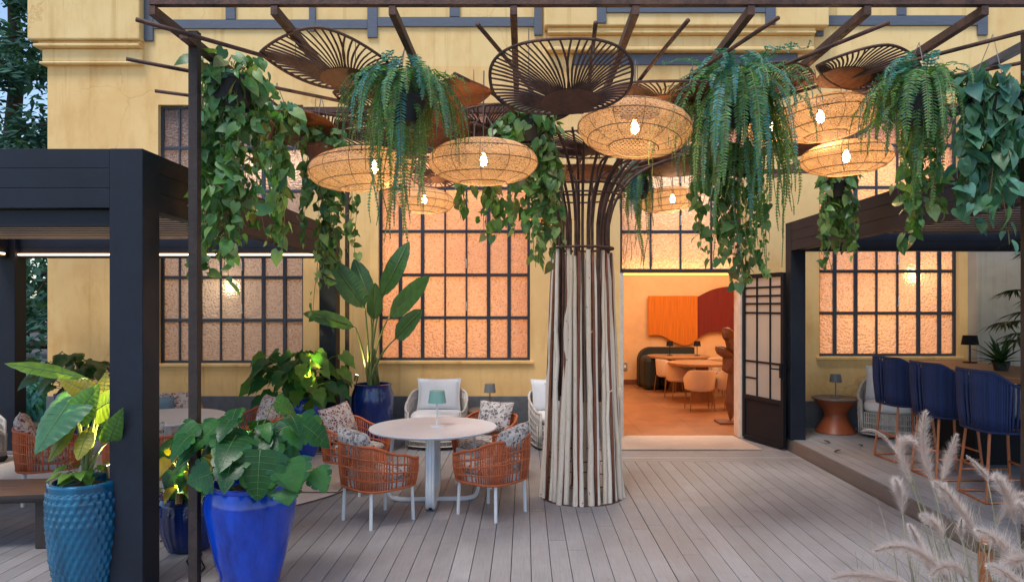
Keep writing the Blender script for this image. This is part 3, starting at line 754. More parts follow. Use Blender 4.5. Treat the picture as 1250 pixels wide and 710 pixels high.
tree('cedar_tree', 'dark blue green cedar with its trunk close to the building corner', (-8.55, 13.4, -.16), 9.5, 2.6, 0, 3, 9000, .15, .21)
tree('cedar_tree', 'tall dark cedar farther left behind the pergola roof', (-12.2, 17, -.16), 13, 4.2, 0, 5, 11000, .17, .3)
tree('cedar_tree', 'distant dark cedar behind the other two, seen through their gaps', (-10.5, 24, -.16), 15, 4.6, 0, 9, 9000, .22, .33)
# fern like ground cover along the garden wall
gc = MB(); rnd = random.Random(4)
for k in range(1500):
    x = rnd.uniform(-15, -7.6); y = rnd.uniform(13.0, 15.2); p = Vector((x, y, -.16)); a = rnd.uniform(0, 2 * PI); L = rnd.uniform(.3, .9)
    d = Vector((math.cos(a) * .5, math.sin(a) * .5, 1)); sd = d.cross(Vector((0, 0, 1))).normalized() * .03
    gc.add([p - sd, p + d * L * .6 - sd * 1.2, p + d * L + Vector((math.cos(a), math.sin(a), -.2)) * L * .35, p + d * L * .6 + sd * 1.2, p + sd], [(0, 1, 2, 3, 4)])
tag(gc.build('undergrowth', M['l_fern_skytint']), 'green undergrowth along the foot of the garden wall', 'undergrowth', None, 'stuff')
# ================================================================== PERGOLAS
def pergola(label, x0, x1, y0, y1, zf, zt, zb, pw, open_side, corners):
    t = thing('pergola', label, 'pergola', ((x0 + x1) / 2, (y0 + y1) / 2, zf))
    for (cx, cy) in corners:
        MB().box2((cx - pw / 2, cy - pw / 2, zf), (cx + pw / 2, cy + pw / 2, zt)).build('post', M['anthracite'], t, world=True, bevel=.006)
    bt = .14
    def beam(a, b, name):
        q = MB(); h = (zt - zb)
        for k in range(3):
            q.box2((a[0], a[1], zb + h * k / 3 + .002), (b[0], b[1], zb + h * (k + 1) / 3 - .002))
        q.box2((a[0] + .006, a[1] + .006, zb + .004), (b[0] - .006, b[1] - .006, zt - .004))
        return q.build(name, M['anthracite'], t, world=True, bevel=.002)
    beam((x0 + pw + .001, y0 + .004, 0), (x1 - pw - .001, y0 + bt, 0), 'front_beam')
    beam((x0 + pw + .001, y1 - bt, 0), (x1 - pw - .001, y1 - .004, 0), 'rear_beam')
    beam((x0 + .004, y0 + pw + .001, 0), (x0 + bt, y1 - pw - .001, 0), 'side_beam')
    beam((x1 - bt, y0 + pw + .001, 0), (x1 - .004, y1 - pw - .001, 0), 'side_beam')
    k = 0; y = y0 + .3
    while y < y1 - .3:
        lv = MB().box((0, 0, 0), (x1 - x0 - 2 * bt - .02, .192, .02)).build('louver', M['anth_inner'], t, loc=((x0 + x1) / 2 - t.location.x, y - t.location.y, zt - .15 - t.location.z))
        MB().box((0, -.099, -.002), (x1 - x0 - 2 * bt - .02, .005, .030)).build('dark_stripe', M['anthracite'], lv)  # dark edge added so the louvers read as lit and dark stripes
        y += .205
    # warm strips on inner faces; right and front ones added to light the louvers
    q = MB(); z = zb + .035
    q.box2((x0 + bt + .02, y1 - bt - .016, z), (x1 - bt - .02, y1 - bt - .004, z + .022))
    if open_side != 'none':
        q.box2((x0 + bt + .004, y0 + .3, z), (x0 + bt + .016, y1 - .3, z + .022))
        q.box2((x1 - bt - .016, y0 + .3, z), (x1 - bt - .004, y1 - .3, z + .022))
        q.box2((x0 + bt + .02, y0 + bt + .004, z + .05), (x1 - bt - .02, y0 + bt + .016, z + .072))
    if open_side != 'none': q.build('light_strip', M['led'], t, world=True)
    return t
pw = .225
XP = -2.565
lp = pergola('dark grey louvred pergola at the left edge with a warm light strip', -7.12, XP, 4.79, 9.86, 0, 3.012, 2.612, pw, 'x0',
        [(XP - pw / 2, 4.79 + pw / 2), (XP - .1, 9.76), (-7.12 + pw / 2, 9.76), (-7.12 + pw / 2, 4.79 + pw / 2)])
rl = MB(); rl.tube([(-6.85, 4.93, 2.56), (XP - pw - .01, 4.93, 2.56)], .06, 14); rl.box2((-6.85, 4.85, 2.5), (XP - pw - .01, 4.93, 2.607))
rl.build('blind_box', M['anthracite'], lp, world=True, smooth=True, angle=40)
XQ = 3.59
pergola('dark louvred pergola over the bar on the raised deck at the right', XQ, 8.4, 4.86, 9.80, .154, 3.09, 2.70, .2, 'none',
        [(XQ + .1, 4.96), (XQ + .1, 9.70), (8.3, 9.70), (8.3, 4.96)])

# ================================================================== RUSTED STEEL FRAME
sf = thing('steel_frame', 'open frame of rusty square tubes above the deck carrying lamps and plants', 'frame', (.4, 6.6, 0))
ZR = 3.80
XA, XBm = -2.247, 3.435
for cx, cy, w_, top in ((XA, 4.86, .062, ZR + .02), (XBm, 4.86, .062, ZR + .02), (-2.43, 9.78, .05, ZR - .02)):
    MB().box2((cx - w_ / 2, cy - w_ / 2, .0 if cx < 3 else .154), (cx + w_ / 2, cy + w_ / 2, top)).build('post', M['rust_dark'], sf, world=True, bevel=.003)
MB().bar((-2.36, 4.50, ZR + .075), (4.4, 4.50, ZR + .075), .05, .06).build('front_beam', M['rust'], sf, world=True, bevel=.003)
for px in (189, 337, 480, 627, 775, 915, 1056, 1198):
    x = (px - CX) * 4.52 / FX
    MB().bar((x, 4.48, ZR + .012), (x, 9.9, ZR + .012), .045, .06).build('rafter', M['rust'], sf, world=True, bevel=.003)
for y, z in ((6.55, ZR - .05), (8.25, ZR - .05), (9.5, ZR - .05)):
    MB().bar((-2.36, y, z), (4.4, y, z), .045, .055).build('cross_beam', M['rust'], sf, world=True, bevel=.003)
for x in (XA, XBm):
    MB().bar((x, 4.7, ZR - .06), (x, 9.8, ZR - .06), .06, .055).build('side_beam', M['rust' if x < 0 else 'steel_blue'], sf, world=True, bevel=.003)

# ================================================================== TREE SCULPTURE OF POLES AND RODS
TC = Vector((.593, 7.37, 0))
ts = thing('pole_tree', 'tree shaped column of bundled pale poles with rusty rods flaring out at its top', 'sculpture', TC)
rnd = random.Random(11)
NP = 31
for k in range(NP):
    a = 2 * PI * k / NP + rnd.uniform(-.05, .05); r0 = .405 + rnd.uniform(-.035, .02); r1 = .30 + rnd.uniform(-.035, .015)
    zt = 2.53 + rnd.uniform(-.10, .05); w0 = rnd.uniform(.022, .036)
    pts = []; a1 = a + rnd.uniform(-.16, .16)
    for i in range(10):
        s = i / 9; rr = r0 + (r1 - r0) * s ** .8 + rnd.uniform(-.010, .010); aa = a + (a1 - a) * s + rnd.uniform(-.012, .012)
        pts.append((rr * math.cos(aa), rr * math.sin(aa), zt * s + .0))
    m = MB().tube(pts, [w0 * (1 - .28 * i / 9) * rnd.uniform(.9, 1.1) for i in range(10)], 8)
    if k % 3 == 0:                                          # cut twig stub
        p = Vector(pts[rnd.randrange(2, 7)]); d = Vector((math.cos(a + .6), math.sin(a + .6), .6))
        m.tube([p, p + d * .05], [.008, .004], 5)
    m.build('pole', M['bark'], ts, smooth=True, angle=60)
for k in range(13):
    a = 2 * PI * (k + .5) / 13 + rnd.uniform(-.1, .1)
    pts = [((.40 - .10 * s + rnd.uniform(-.006, .006)) * math.cos(a), (.40 - .10 * s) * math.sin(a), 2.5 * s) for s in [i / 6 for i in range(7)]]
    MB().tube(pts, .014, 7).build('rust_pole', M['rust_red'], ts, smooth=True)
def tip(px, py, z=3.70):
    Y = FX * (z - H) / (CY - py); return Vector(((px - CX) * Y / FX - TC.x, Y - TC.y, z))
tips = [tip(*q) for q in ((166, 24), (154, 72), (189, 111), (583, 30), (727, 28), (840, 25), (950, 22), (1085, 28), (1262, 36), (1262, 74))]
for a, R in ((-2.05, 2.4), (-1.0, 2.1), (.12, 3.0), (.5, 2.6), (.85, 2.5), (1.2, 2.2), (1.6, 2.1), (2.0, 2.3), (2.35, 2.4), (2.75, 2.9), (3.05, 2.9)):
    tips.append(Vector((R * math.cos(a), R * math.sin(a), 3.66)))
for T in tips:
    a = math.atan2(T.y, T.x); R = Vector((T.x, T.y)).length
    ca, sa = math.cos(a), math.sin(a)
    ctrl = [(.30, 1.0), (.285, 2.55), (.30, 2.85), (.39, 3.10), (.58, 3.32), (.90, 3.48), (1.35, 3.58), ((1.25 + R) / 2, 3.66), (R, T.z)]
    pts = curve_px(ctrl, 4)
    w_ = rnd.uniform(-.02, .02)
    MB().tube([(r * math.cos(a + w_ * i), r * math.sin(a + w_ * i), z) for i, (r, z) in ((min(1, 0), q) for q in pts)], .0145, 7).build('rod', M['rust'], ts, smooth=True)
for k in range(13):
    a = 2 * PI * k / 13 + .2; R = 1.0 + .35 * (k % 3)
    ctrl = [(.28, 1.2), (.27, 2.55), (.285, 2.85), (.36, 3.14), (.5, 3.36), (R, 3.5 + .05 * (k % 2))]
    MB().tube([(r * math.cos(a), r * math.sin(a), z) for r, z in curve_px(ctrl, 4)], .012, 6).build('rod', M['rust'], ts, smooth=True)
for r, z, w_ in ((.325, 2.545, .014), (.43, 3.17, .012), (.40, 3.08, .010), (.345, .42, .006), (.35, .16, .006)):
    MB().tube([((r) * math.cos(2 * PI * i / 40), r * math.sin(2 * PI * i / 40), z) for i in range(40)], w_, 6, closed=True).build('ring', M['rust'], ts, smooth=True)
MB().lathe([(.43, -.02), (.43, .004), (.395, .004), (.395, -.02)], 48).build('floor_cutout', M['rust'], ts)
# warm light inside the trunk top
# ================================================================== FAN SHAPED METAL LEAVES
def fan(px, py, Y, w, h, label, tilt=30, roll=0, hub=(0, -.55), plate=(.34, .36), nr=44, shape='oval', style='slat', mat='rust', cup=.10, notch=0, plate_mat=None):
    c = P(px, py, Y); tl = R_(tilt); k = math.sin(tl) + math.cos(tl) * (c.z - H) / Y
    a = w / 2 * Y / FX; b = h / 2 * Y / FX / max(.12, k)
    V = Vector((0, -math.cos(tl), math.sin(tl))); Ux = Vector((1, 0, 0)); ro = R_(roll)
    U2 = Ux * math.cos(ro) + V * math.sin(ro); V2 = -Ux * math.sin(ro) + V * math.cos(ro); Nn = U2.cross(V2).normalized()
    if Nn.z > 0: Nn = -Nn
    hb = Vector((hub[0] * a, hub[1] * b))
    def out2(th):
        if shape == 'lens':
            x = math.cos(th); y = math.sin(th); return Vector((a * x, b * (1 if y > 0 else -1) * (1 - abs(x) ** 1.7) ** .9))
        if shape == 'fan':
            x = math.cos(th); y = math.sin(th)
            if y > 0: return Vector((a * x, b * (1 - abs(x) ** 2.2) ** .8))
            return Vector((a * x, -b * (1 - abs(x)) ))
        x, y = math.cos(th), math.sin(th); e = 2 / 2.5
        return Vector((a * math.copysign(abs(x) ** e, x), b * math.copysign(abs(y) ** e, y)))
    def W(q):
        d = (q - hb); dd = (d.x / a) ** 2 + (d.y / b) ** 2
        return U2 * q.x + V2 * q.y + Nn * (-cup * dd * min(a, b))
    tx, ty = px, py
    for it in range(4):                                  # size and seat the curved leaf so that it fills its real extent
        pr = [c + W(out2(2 * PI * i / 60)) for i in range(60)]
        xs_ = [CX + FX * p.x / p.y for p in pr]; ys_ = [CY - FX * (p.z - H) / p.y for p in pr]
        a *= w / (max(xs_) - min(xs_)); b *= min(1.6, max(.6, h / (max(ys_) - min(ys_))))
        c.x -= ((max(xs_) + min(xs_)) / 2 - px) * Y / FX; c.z += ((max(ys_) + min(ys_)) / 2 - py) * Y / FX
        hb = Vector((hub[0] * a, hub[1] * b))
    t = thing('fan_panel', label, 'fan panel', c, 0, 'fan shaped metal leaves under the steel frame')
    NT = 72; oc = [out2(2 * PI * i / NT + .001) for i in range(NT)]
    MB().tube([W(q) for q in oc], .011, 6, closed=True).build('rim', M[mat], t, smooth=True)
    if style == 'slat':
        s = MB()
        for i in range(nr):
            th = 2 * PI * (i + .5) / nr
            o_ = out2(th); d = (o_ - hb); L = d.length
            if L < 1e-3: continue
            dn = d / L; pr = 1 / math.sqrt((dn.x / (plate[0] * a)) ** 2 + (dn.y / (plate[1] * b)) ** 2)
            if pr > L * .96: continue
            perp = Vector((-dn.y, dn.x)); pts = []
            for j in range(6):
                u = j / 5; q = hb + dn * (pr * .92 + (L - pr * .92) * u) + perp * .05 * L * math.sin(PI * u) * (1 if dn.x > 0 else -1)
                pts.append(W(q))
            s.tube(pts, [.0065, .0075, .008, .008, .0075, .0065], 4)
        s.build('slats', M[mat], t)
    p = MB(); n = 40; f = 1.0
    for layer in (0, 1):
        ring = []
        for j in range(4):
            for i in range(n):
                th = 2 * PI * i / n
                if style == 'slat':
                    q = hb + Vector((plate[0] * a * math.cos(th), plate[1] * b * math.sin(th))) * (j / 3)
                    lim = max(abs(q.x) / a, 0); 
                    q.y = max(q.y, -b * .985)
                else:
                    q = hb + (out2(th) * .99 - hb) * (j / 3)
                ring.append(W(q) + Nn * (.006 if layer else -.002))
        b0 = len(p.v); p.v += ring
        for j in range(3):
            for i in range(n):
                i2 = (i + 1) % n; ff = (b0 + j * n + i, b0 + j * n + i2, b0 + (j + 1) * n + i2, b0 + (j + 1) * n + i)
                p.f.append(ff if layer else ff[::-1])
    p.build('plate', M[plate_mat or ('rust_plate' if style == 'slat' else mat)], t, smooth=True)
    wi = MB(); up = ZR - c.z
    if up > .05:
        for s_ in (-.45, .45):
            q = W(Vector((s_ * a, .1 * b))); wi.tube([q, (q.x, q.y, max(up, q.z + .03))], .003, 4)
        wi.build('hanging_wire', M['wire'], t)
    return t
fan(398, 71, 4.95, 161, 74, 'large dark slatted fan with pointed ends, left of the frame', 22, -6, (.28, -.55), (.42, .44), 54, 'lens')
fan(685, 93, 4.75, 174, 92, 'large oval slatted fan with a dark half disc in the middle of the frame', 30, 4, (.12, -.62), (.42, .40), 62, 'oval', cup=.08)
fan(1061, 82, 5.25, 128, 54, 'rust fan with lamplit orange plate and pointed ends, right of the frame', 18, -5, (-.34, -.5), (.50, .60), 60, 'lens', cup=.05, mat='rust', plate_mat='rust_warm')
fan(562, 112, 5.6, 76, 34, 'solid brown leaf plate behind the left fern', 10, 5, (0, 0), (1, 1), 0, 'lens', 'solid', 'rust_warm')
fan(545, 158, 6.3, 56, 58, 'solid brown plate hanging low between fern and lamp', 34, 0, (0, 0), (1, 1), 0, 'oval', 'solid', 'rust_warm')
fan(596, 150, 6.4, 84, 46, 'small slatted fan above the round lamp left of centre', 24, 12, (-.2, -.5), (.28, .3), 44, 'oval')
fan(812, 114, 5.4, 150, 30, 'slatted fan seen almost edge on above the tilted lamp', 4, 2, (0, -.2), (.3, .4), 60, 'oval')
fan(945, 98, 5.6, 100, 44, 'slatted fan behind the big fern', 16, -4, (-.1, -.2), (.34, .4), 46, 'fan')
fan(366, 158, 6.4, 104, 46, 'wide solid brown plate above the terracotta ivy pot', 8, 4, (0, 0), (1, 1), 0, 'oval', 'solid', 'rust_warm')
fan(428, 158, 6.9, 92, 52, 'thin slatted fan between the ivy and the left fern', 24, 10, (-.5, .3), (.3, .3), 46, 'oval')
fan(441, 116, 5.9, 68, 34, 'small slatted fan beside the top of the left fern', 20, -15, (-.3, .4), (.3, .3), 34, 'lens')
fan(825, 202, 8.0, 92, 26, 'brown plate behind the flaring rods of the pole tree', 8, 0, (0, 0), (1, 1), 0, 'oval', 'solid', 'rust_warm')
fan(1068, 128, 6.7, 82, 26, 'brown plate right of the upper right lamp', 6, -6, (0, 0), (1, 1), 0, 'lens', 'solid', 'rust_warm')
fan(975, 178, 7.2, 56, 28, 'dark brown plate tucked below the upper right lamp', 8, 0, (0, 0), (1, 1), 0, 'oval', 'solid', 'rust_warm')
fan(530, 212, 8.4, 60, 34, 'far slatted fan below the fern, in front of the central window', 30, 0, (.1, -.3), (.3, .3), 34, 'oval')
fan(712, 212, 8.6, 90, 22, 'far brown plate seen between the flaring rods', 6, 0, (0, 0), (1, 1), 0, 'oval', 'solid', 'rust_warm')

fan(722, 176, 7.7, 128, 34, 'wide slatted fan between the rods right above the pole tree', 14, 3, (.1, -.3), (.3, .36), 54, 'oval')
fan(655, 138, 6.9, 78, 26, 'narrow slatted fan behind the lower edge of the big oval one', 10, -6, (-.2, -.3), (.34, .4), 40, 'lens')
fan(862, 196, 8.6, 96, 26, 'far slatted fan under the frame between door and big fern', 10, 5, (0, -.3), (.32, .36), 44, 'oval')
fan(488, 176, 7.6, 70, 36, 'solid brown plate seen through the left fern', 18, 8, (0, 0), (1, 1), 0, 'oval', 'solid', 'rust_warm')

# ================================================================== RATTAN PENDANTS
def pendant(px, py, wpx, dia, label, tilt=(0, 0), flat=.40, bulb_dx=0, power=6, loop=True):
    Y = FX * dia / wpx; c = P(px, py, Y); R = dia / 2; hh = R * flat * 2 * .5
    t = thing('pendant_lamp', label, 'lamp', c, 0, 'woven rattan pendant lamps under the frame')
    rot = Euler((R_(tilt[0]), R_(tilt[1]), 0)).to_matrix().to_4x4()
    def prof(s):                                   # s 0 top opening .. 1 bottom opening
        a = -PI * .5 + PI * (.10 + .80 * s)
        a = PI * (.115 + .775 * s)
        r = R * math.sin(a) ** .80; z = hh * math.cos(a) * (1.0 if a < PI / 2 else 1.0)
        return r, z
    sd = MB(); seg = 22; ns = 76
    for fam in (1, -1):
        for k in range(ns):
            a0 = 2 * PI * k / ns; pts = []
            for j in range(seg + 1):
                s = j / seg; r, z = prof(s); a = a0 + fam * 1.15 * s
                rr = r + .0025 * fam
                pts.append(Vector((rr * math.cos(a), rr * math.sin(a), z)))
            def side(i, pts=pts):
                d = (pts[min(i + 1, seg)] - pts[max(i - 1, 0)]).normalized(); nrm = Vector((pts[i].x, pts[i].y, pts[i].z * 2)).normalized()
                return d.cross(nrm).normalized()
            sd.ribbon(pts, .0062 * (dia / .8), side)
    for k in range(38):
        s = (k + .5) / 38; r, z = prof(s); n = 40; r -= .004
        pts = [(r * math.cos(2 * PI * i / n), r * math.sin(2 * PI * i / n), z) for i in range(n + 1)]
        sl = Vector(prof(min(1, s + .02)) + (0,)) - Vector(prof(max(0, s - .02)) + (0,)); sl.normalize()
        sd.ribbon(pts, .0045 * (dia / .8), lambda i, sl=sl, n=n: Vector((sl.x * math.cos(2 * PI * i / n), sl.x * math.sin(2 * PI * i / n), sl.y)))
    sd.xform(rot).build('shade', M['rattan'], t)
    rb = MB()
    for s in (0, .30, .52, .78, 1.0):
        r, z = prof(s); r += .004
        rb.tube([(r * math.cos(2 * PI * i / 40), r * math.sin(2 * PI * i / 40), z) for i in range(40)], .0042, 5, closed=True)
    for k in range(12):
        a = 2 * PI * k / 12
        rb.tube([((prof(j / 12)[0] + .004) * math.cos(a), (prof(j / 12)[0] + .004) * math.sin(a), prof(j / 12)[1]) for j in range(13)], .0028, 4)
    rb.xform(rot).build('rib', M['rattan_dark'], t, smooth=True)
    bz = hh * .12
    MB().lathe([(.004, bz - .055), (.022, bz - .045), (.031, bz - .018), (.027, bz + .012), (.014, bz + .04), (.012, bz + .05)], 14, (bulb_dx, 0, 0)).build('bulb', M['bulb'], t, smooth=True)
    MB().lathe([(.015, bz + .051), (.017, bz + .10), (.008, bz + .115)], 12, (bulb_dx, 0, 0)).build('socket', M['brass'], t, smooth=True, angle=40)
    cd = MB(); top = ZR - c.z
    ht = hh * 1.0
    if top > ht + .25:
        if loop: cd.tube([(-.075, 0, ht * .9), (-.07, 0, ht + .12), (-.03, 0, ht + .19), (.03, 0, ht + .19), (.07, 0, ht + .12), (.075, 0, ht * .9)], .006, 5)
        cd.tube([(0, 0, ht + .19), (.004, 0, top)], .006, 5); cd.tube([(bulb_dx, 0, bz + .11), (bulb_dx * .5, 0, ht + .19)], .004, 5)
    else:
        for s_ in (-1, 1): cd.tube([(s_ * R * .4, 0, ht * .9), (s_ * R * .3, 0, max(top, ht + .05))], .004, 5)
        cd.tube([(bulb_dx, 0, bz + .11), (bulb_dx, 0, max(top, ht + .05))], .004, 5)
    cd.build('cord', M['wire'], t)
    lamp('bulb_light', 'POINT', (bulb_dx, 0, bz - .11), power, (1, .64, .32), t, .05)
    return t
pendant(590, 198, 132, .85, 'rattan pendant hung from a long wire with a loop, left of the pole tree', (2, 0))
pendant(775, 158, 138, .85, 'tilted rattan pendant in front of the pole tree showing its open underside', (-9, 5), .37)
pendant(441, 207, 126, .80, 'rattan pendant half behind the left fern', (0, -5), .38, .10)
pendant(1006, 145, 116, .76, 'upper one of the two rattan pendants beside the right fern', (-5, -4), .40, -.03)
pendant(1033, 193, 106, .72, 'lower one of the two rattan pendants beside the right fern', (2, -3), .38)
pendant(518, 245, 72, .70, 'rattan pendant low in front of the central window, behind the left fern', (0, 4), .42)
pendant(814, 244, 70, .70, 'rattan pendant in front of the door transom, behind the big fern', (0, -6), .42, .07)
pendant(668, 268, 62, .64, 'small rattan pendant peeping through the ivy left of the pole tree', (0, 0), .42, .08)
pendant(944, 156, 70, .60, 'rattan pendant glimpsed through the big fern', (0, 0), .42)
# ================================================================== LEAVES
def leaf(mb, p, d, up, L, W_, stations, fold=.25, droop=.35, lobes=None):
    """A leaf blade from p along d; up is the side the upper face looks to."""
    d = d.normalized(); sd = d.cross(up)
    if sd.length < 1e-4: sd = d.orthogonal()
    sd.normalize(); n = sd.cross(d).normalized()
    b0 = len(mb.v); m = len(stations)
    for t, w in stations:
        c = p + d * (L * t) - n * (droop * L * t * t)
        hw = W_ / 2 * w; lift = n * (fold * hw)
        bx = d * (-(lobes or 0) * L * (1 - t) ** 6 * (1 if w > 0 else 0))
        mb.v += [c - sd * hw + lift + bx, c, c + sd * hw + lift + bx]
    for i in range(m - 1):
        a = b0 + 3 * i
        mb.f += [(a, a + 1, a + 4, a + 3), (a + 1, a + 2, a + 5, a + 4)]
HEART = [(0, .5), (.1, .92), (.3, 1), (.55, .78), (.8, .36), (1, .02)]
OVAL = [(0, .05), (.15, .62), (.4, 1), (.7, .78), (.9, .35), (1, .02)]
IVY = [(0, .55), (.12, 1), (.35, .82), (.5, .9), (.75, .35), (1, .02)]
LONG = [(0, .06), (.06, .5), (.2, .9), (.4, 1), (.6, .95), (.8, .7), (.93, .35), (1, .02)]
EAR = [(0, .72), (.06, .95), (.18, 1.0), (.34, .93), (.52, .76), (.7, .52), (.86, .27), (1, .02)]
def rv(rnd, s=1): return Vector((rnd.gauss(0, s), rnd.gauss(0, s), rnd.gauss(0, s)))

def strand(rnd, p0, p1, sag_up=.10, n=14):
    """goes from the pot over its rim and falls to p1"""
    pts = []; w1, w2 = rnd.uniform(0, 6), rnd.uniform(0, 6); amp = rnd.uniform(.015, .05)
    for i in range(n + 1):
        s = i / n; e = 1 - (1 - s) ** 2.6
        x = p0.x + (p1.x - p0.x) * e + amp * math.sin(s * 7 + w1) * s; y = p0.y + (p1.y - p0.y) * e + amp * math.sin(s * 6 + w2) * s
        z = p0.z + (p1.z - p0.z) * s ** 1.25 + sag_up * math.sin(min(1, s * 4) * PI) * (1 - s)
        pts.append(Vector((x, y, z)))
    return pts
def hang_pot(t, r, h, mat, top, name='pot'):
    MB().lathe([(r * .62, -h), (r * .7, -h * .98), (r, -.03), (r * 1.06, -.025), (r * 1.06, 0), (r * .94, 0), (r * .9, -.05), (.001, -.05)], 20).build(name, M[mat], t, smooth=True, angle=40)
    w_ = MB()
    for k in range(3):
        a = 2 * PI * k / 3 + .4; w_.tube([(r * math.cos(a), r * math.sin(a), -.01), (0, 0, top)], .003, 4)
    w_.build('hanging_wire', M['wire'], t)
def ivy(px, py, Y, label, trails, mat, lsz, seed, pot_r=.13, pot='black_pot', dens=.045, stations=HEART, bush=90, bush_r=(.26, .26, .16), mats2=None, jit=.8, dY=.16):
    rnd = random.Random(seed); c = P(px, py, Y)
    t = thing('hanging_plant', label, 'plant', c, 0, 'hanging planters under the steel frame')
    hang_pot(t, pot_r, pot_r * 1.3, pot, max(.15, ZR - c.z))
    vs, fo, f2 = MB(), MB(), MB()
    def put(p, outw):
        d = Vector((outw.x * .5, outw.y * .5, -.75)) + rv(rnd, jit * .55); up = (outw + Vector((0, -.35, .45)) + rv(rnd, jit * .6)).normalized()
        s = lsz * rnd.choice((.45, .6, .75, .9, 1.0, 1.15, 1.35))
        leaf(fo if (mats2 is None or rnd.random() < .6) else f2, p + outw * rnd.uniform(0, .04), d, up, s, s * rnd.uniform(.7, .95), stations, rnd.uniform(.0, .4), rnd.uniform(.1, .5), .18)
    for (x0, x1, y0, y1, n) in trails:
        for k in range(n):
            yy = Y + rnd.uniform(-dY, dY); e = P(rnd.uniform(x0, x1), rnd.uniform(y0, y1), yy) - c
            a = math.atan2(e.y, e.x); s0 = Vector((math.cos(a), math.sin(a), 0)) * pot_r * .8 + Vector((0, 0, .01))
            pts = strand(rnd, s0, e, rnd.uniform(.03, .14)); vs.tube(pts, .0028, 3, cap=False)
            Ltot = sum((pts[i + 1] - pts[i]).length for i in range(len(pts) - 1)); m = int(Ltot / dens)
            for j in range(m):
                u = (j + rnd.random()) / m * (len(pts) - 1); i = min(int(u), len(pts) - 2); p = pts[i].lerp(pts[i + 1], u - i)
                aa = rnd.uniform(0, 2 * PI); ow = Vector((math.cos(aa), math.sin(aa) - .35, 0)).normalized(); put(p, ow)
    for k in range(bush):
        a = rnd.uniform(0, 2 * PI); el = rnd.uniform(-.4, 1.3); ow = Vector((math.cos(a) * math.cos(el), math.sin(a) * math.cos(el), math.sin(el)))
        q = Vector((ow.x * bush_r[0], ow.y * bush_r[1], ow.z * bush_r[2])) * rnd.uniform(.6, 1.05); put(q, ow)
        if k % 3 == 0: vs.tube([ow * pot_r * .5, q * .6 + Vector((0, 0, .03)), q], .003, 3, cap=False)
    vs.build('vine', M['vine'], t); fo.build('foliage', M[mat], t, smooth=True)
    if mats2: f2.build('foliage', M[mats2], t, smooth=True)
    return t
def frond(mb, stem, pts, w, rnd, step=.016):
    L = [0]
    for i in range(len(pts) - 1): L.append(L[-1] + (pts[i + 1] - pts[i]).length)
    tot = L[-1]; k = 0; s = tot * .06; i = 0
    stem.tube(pts, [.003] * len(pts), 3, cap=False)
    base_side = None
    while s < tot:
        while i < len(L) - 2 and L[i + 1] < s: i += 1
        f = (s - L[i]) / max(1e-6, L[i + 1] - L[i]); p = pts[i].lerp(pts[i + 1], f); d = (pts[i + 1] - pts[i]).normalized()
        sd = d.cross(Vector((0, 0, 1)))
        if sd.length < .15: sd = base_side or d.orthogonal()
        sd.normalize()
        if base_side is not None and sd.dot(base_side) < 0: sd = -sd
        base_side = sd; u = s / tot
        ww = w * min(1, 4 * u + .25) * (1 - u ** 3) ** .8 + .004
        for sg in (-1, 1):
            dd = (sd * sg + d * .38 + rv(rnd, .12)).normalized(); q = p + dd * ww; wd = d * (step * .30)
            mid = p + dd * ww * .5 - Vector((0, 0, ww * .06))
            mb.add([p - wd * .6, mid - wd, q - Vector((0, 0, ww * .18)), mid + wd, p + wd * .6], [(0, 1, 2, 3, 4)])
        s += step
def fern(px, py, Y, label, n, rad, fall, seed, mat='l_fern', mat2='l_fern_skytint', pot_r=.15, extra=None, up=.18, w=.048, pot='black_pot', step=.021, frac2=.4):
    rnd = random.Random(seed); c = P(px, py, Y)
    t = thing('hanging_plant', label, 'plant', c, 0, 'hanging planters under the steel frame')
    hang_pot(t, pot_r, pot_r * 1.3, pot, max(.12, ZR - c.z))
    A, B_, S = MB(), MB(), MB()
    for k in range(n):
        a = rnd.uniform(0, 2 * PI); inner = rnd.random()
        R = rad * (.30 + .70 * rnd.random()); fl = rnd.uniform(*fall) * (1 - .25 * (R / rad)) if k % 5 else rnd.uniform(.02, .25)
        o = Vector((math.cos(a), math.sin(a), 0)); pts = []
        for i in range(13):
            s = i / 12; rr = pot_r * .4 + R * (1 - (1 - s) ** 2.2); z = up * rnd.uniform(.9, 1.1) * math.sin(min(1, s * 2.6) * PI * .62) * (1.4 if k % 5 == 0 else 1) - fl * s ** 1.7
            pts.append(o * rr + Vector((0, 0, z)))
        top = (k % 5 == 0) or rnd.random() < frac2  # upper fronds take the sky tinted colour
        frond(B_ if top else A, S, pts, w * rnd.uniform(.75, 1.2), rnd, step)
    for (x0, x1, y0, y1, m) in (extra or []):
        for k in range(m):
            e = P(rnd.uniform(x0, x1), rnd.uniform(y0, y1), Y + rnd.uniform(-.15, .15)) - c; a = math.atan2(e.y, e.x)
            pts = strand(rnd, Vector((math.cos(a), math.sin(a), 0)) * pot_r * .6, e, .12, 16)
            frond(A if rnd.random() < .75 else B_, S, pts, w * rnd.uniform(.45, .8), rnd, step * 1.1)
    S.build('stem', M['stem'], t); A.build('foliage', M[mat], t); B_.build('foliage', M[mat2], t)
    return t
ivy(283, 98, 5.25, 'big pothos at the left post spilling a long curtain of leaves', [(238, 262, 160, 352, 9), (262, 305, 150, 335, 12), (302, 346, 190, 332, 6), (238, 300, 250, 362, 5)], 'l_pothos', .086, 21, .17, bush=95, bush_r=(.30, .28, .17), mats2='l_ivy')
ivy(338, 150, 5.9, 'smaller pothos in a brown pot right behind the big left pothos', [(318, 352, 190, 262, 7), (325, 350, 250, 320, 4)], 'l_pothos', .10, 22, .12, 'terracotta', bush=60, bush_r=(.22, .2, .16))
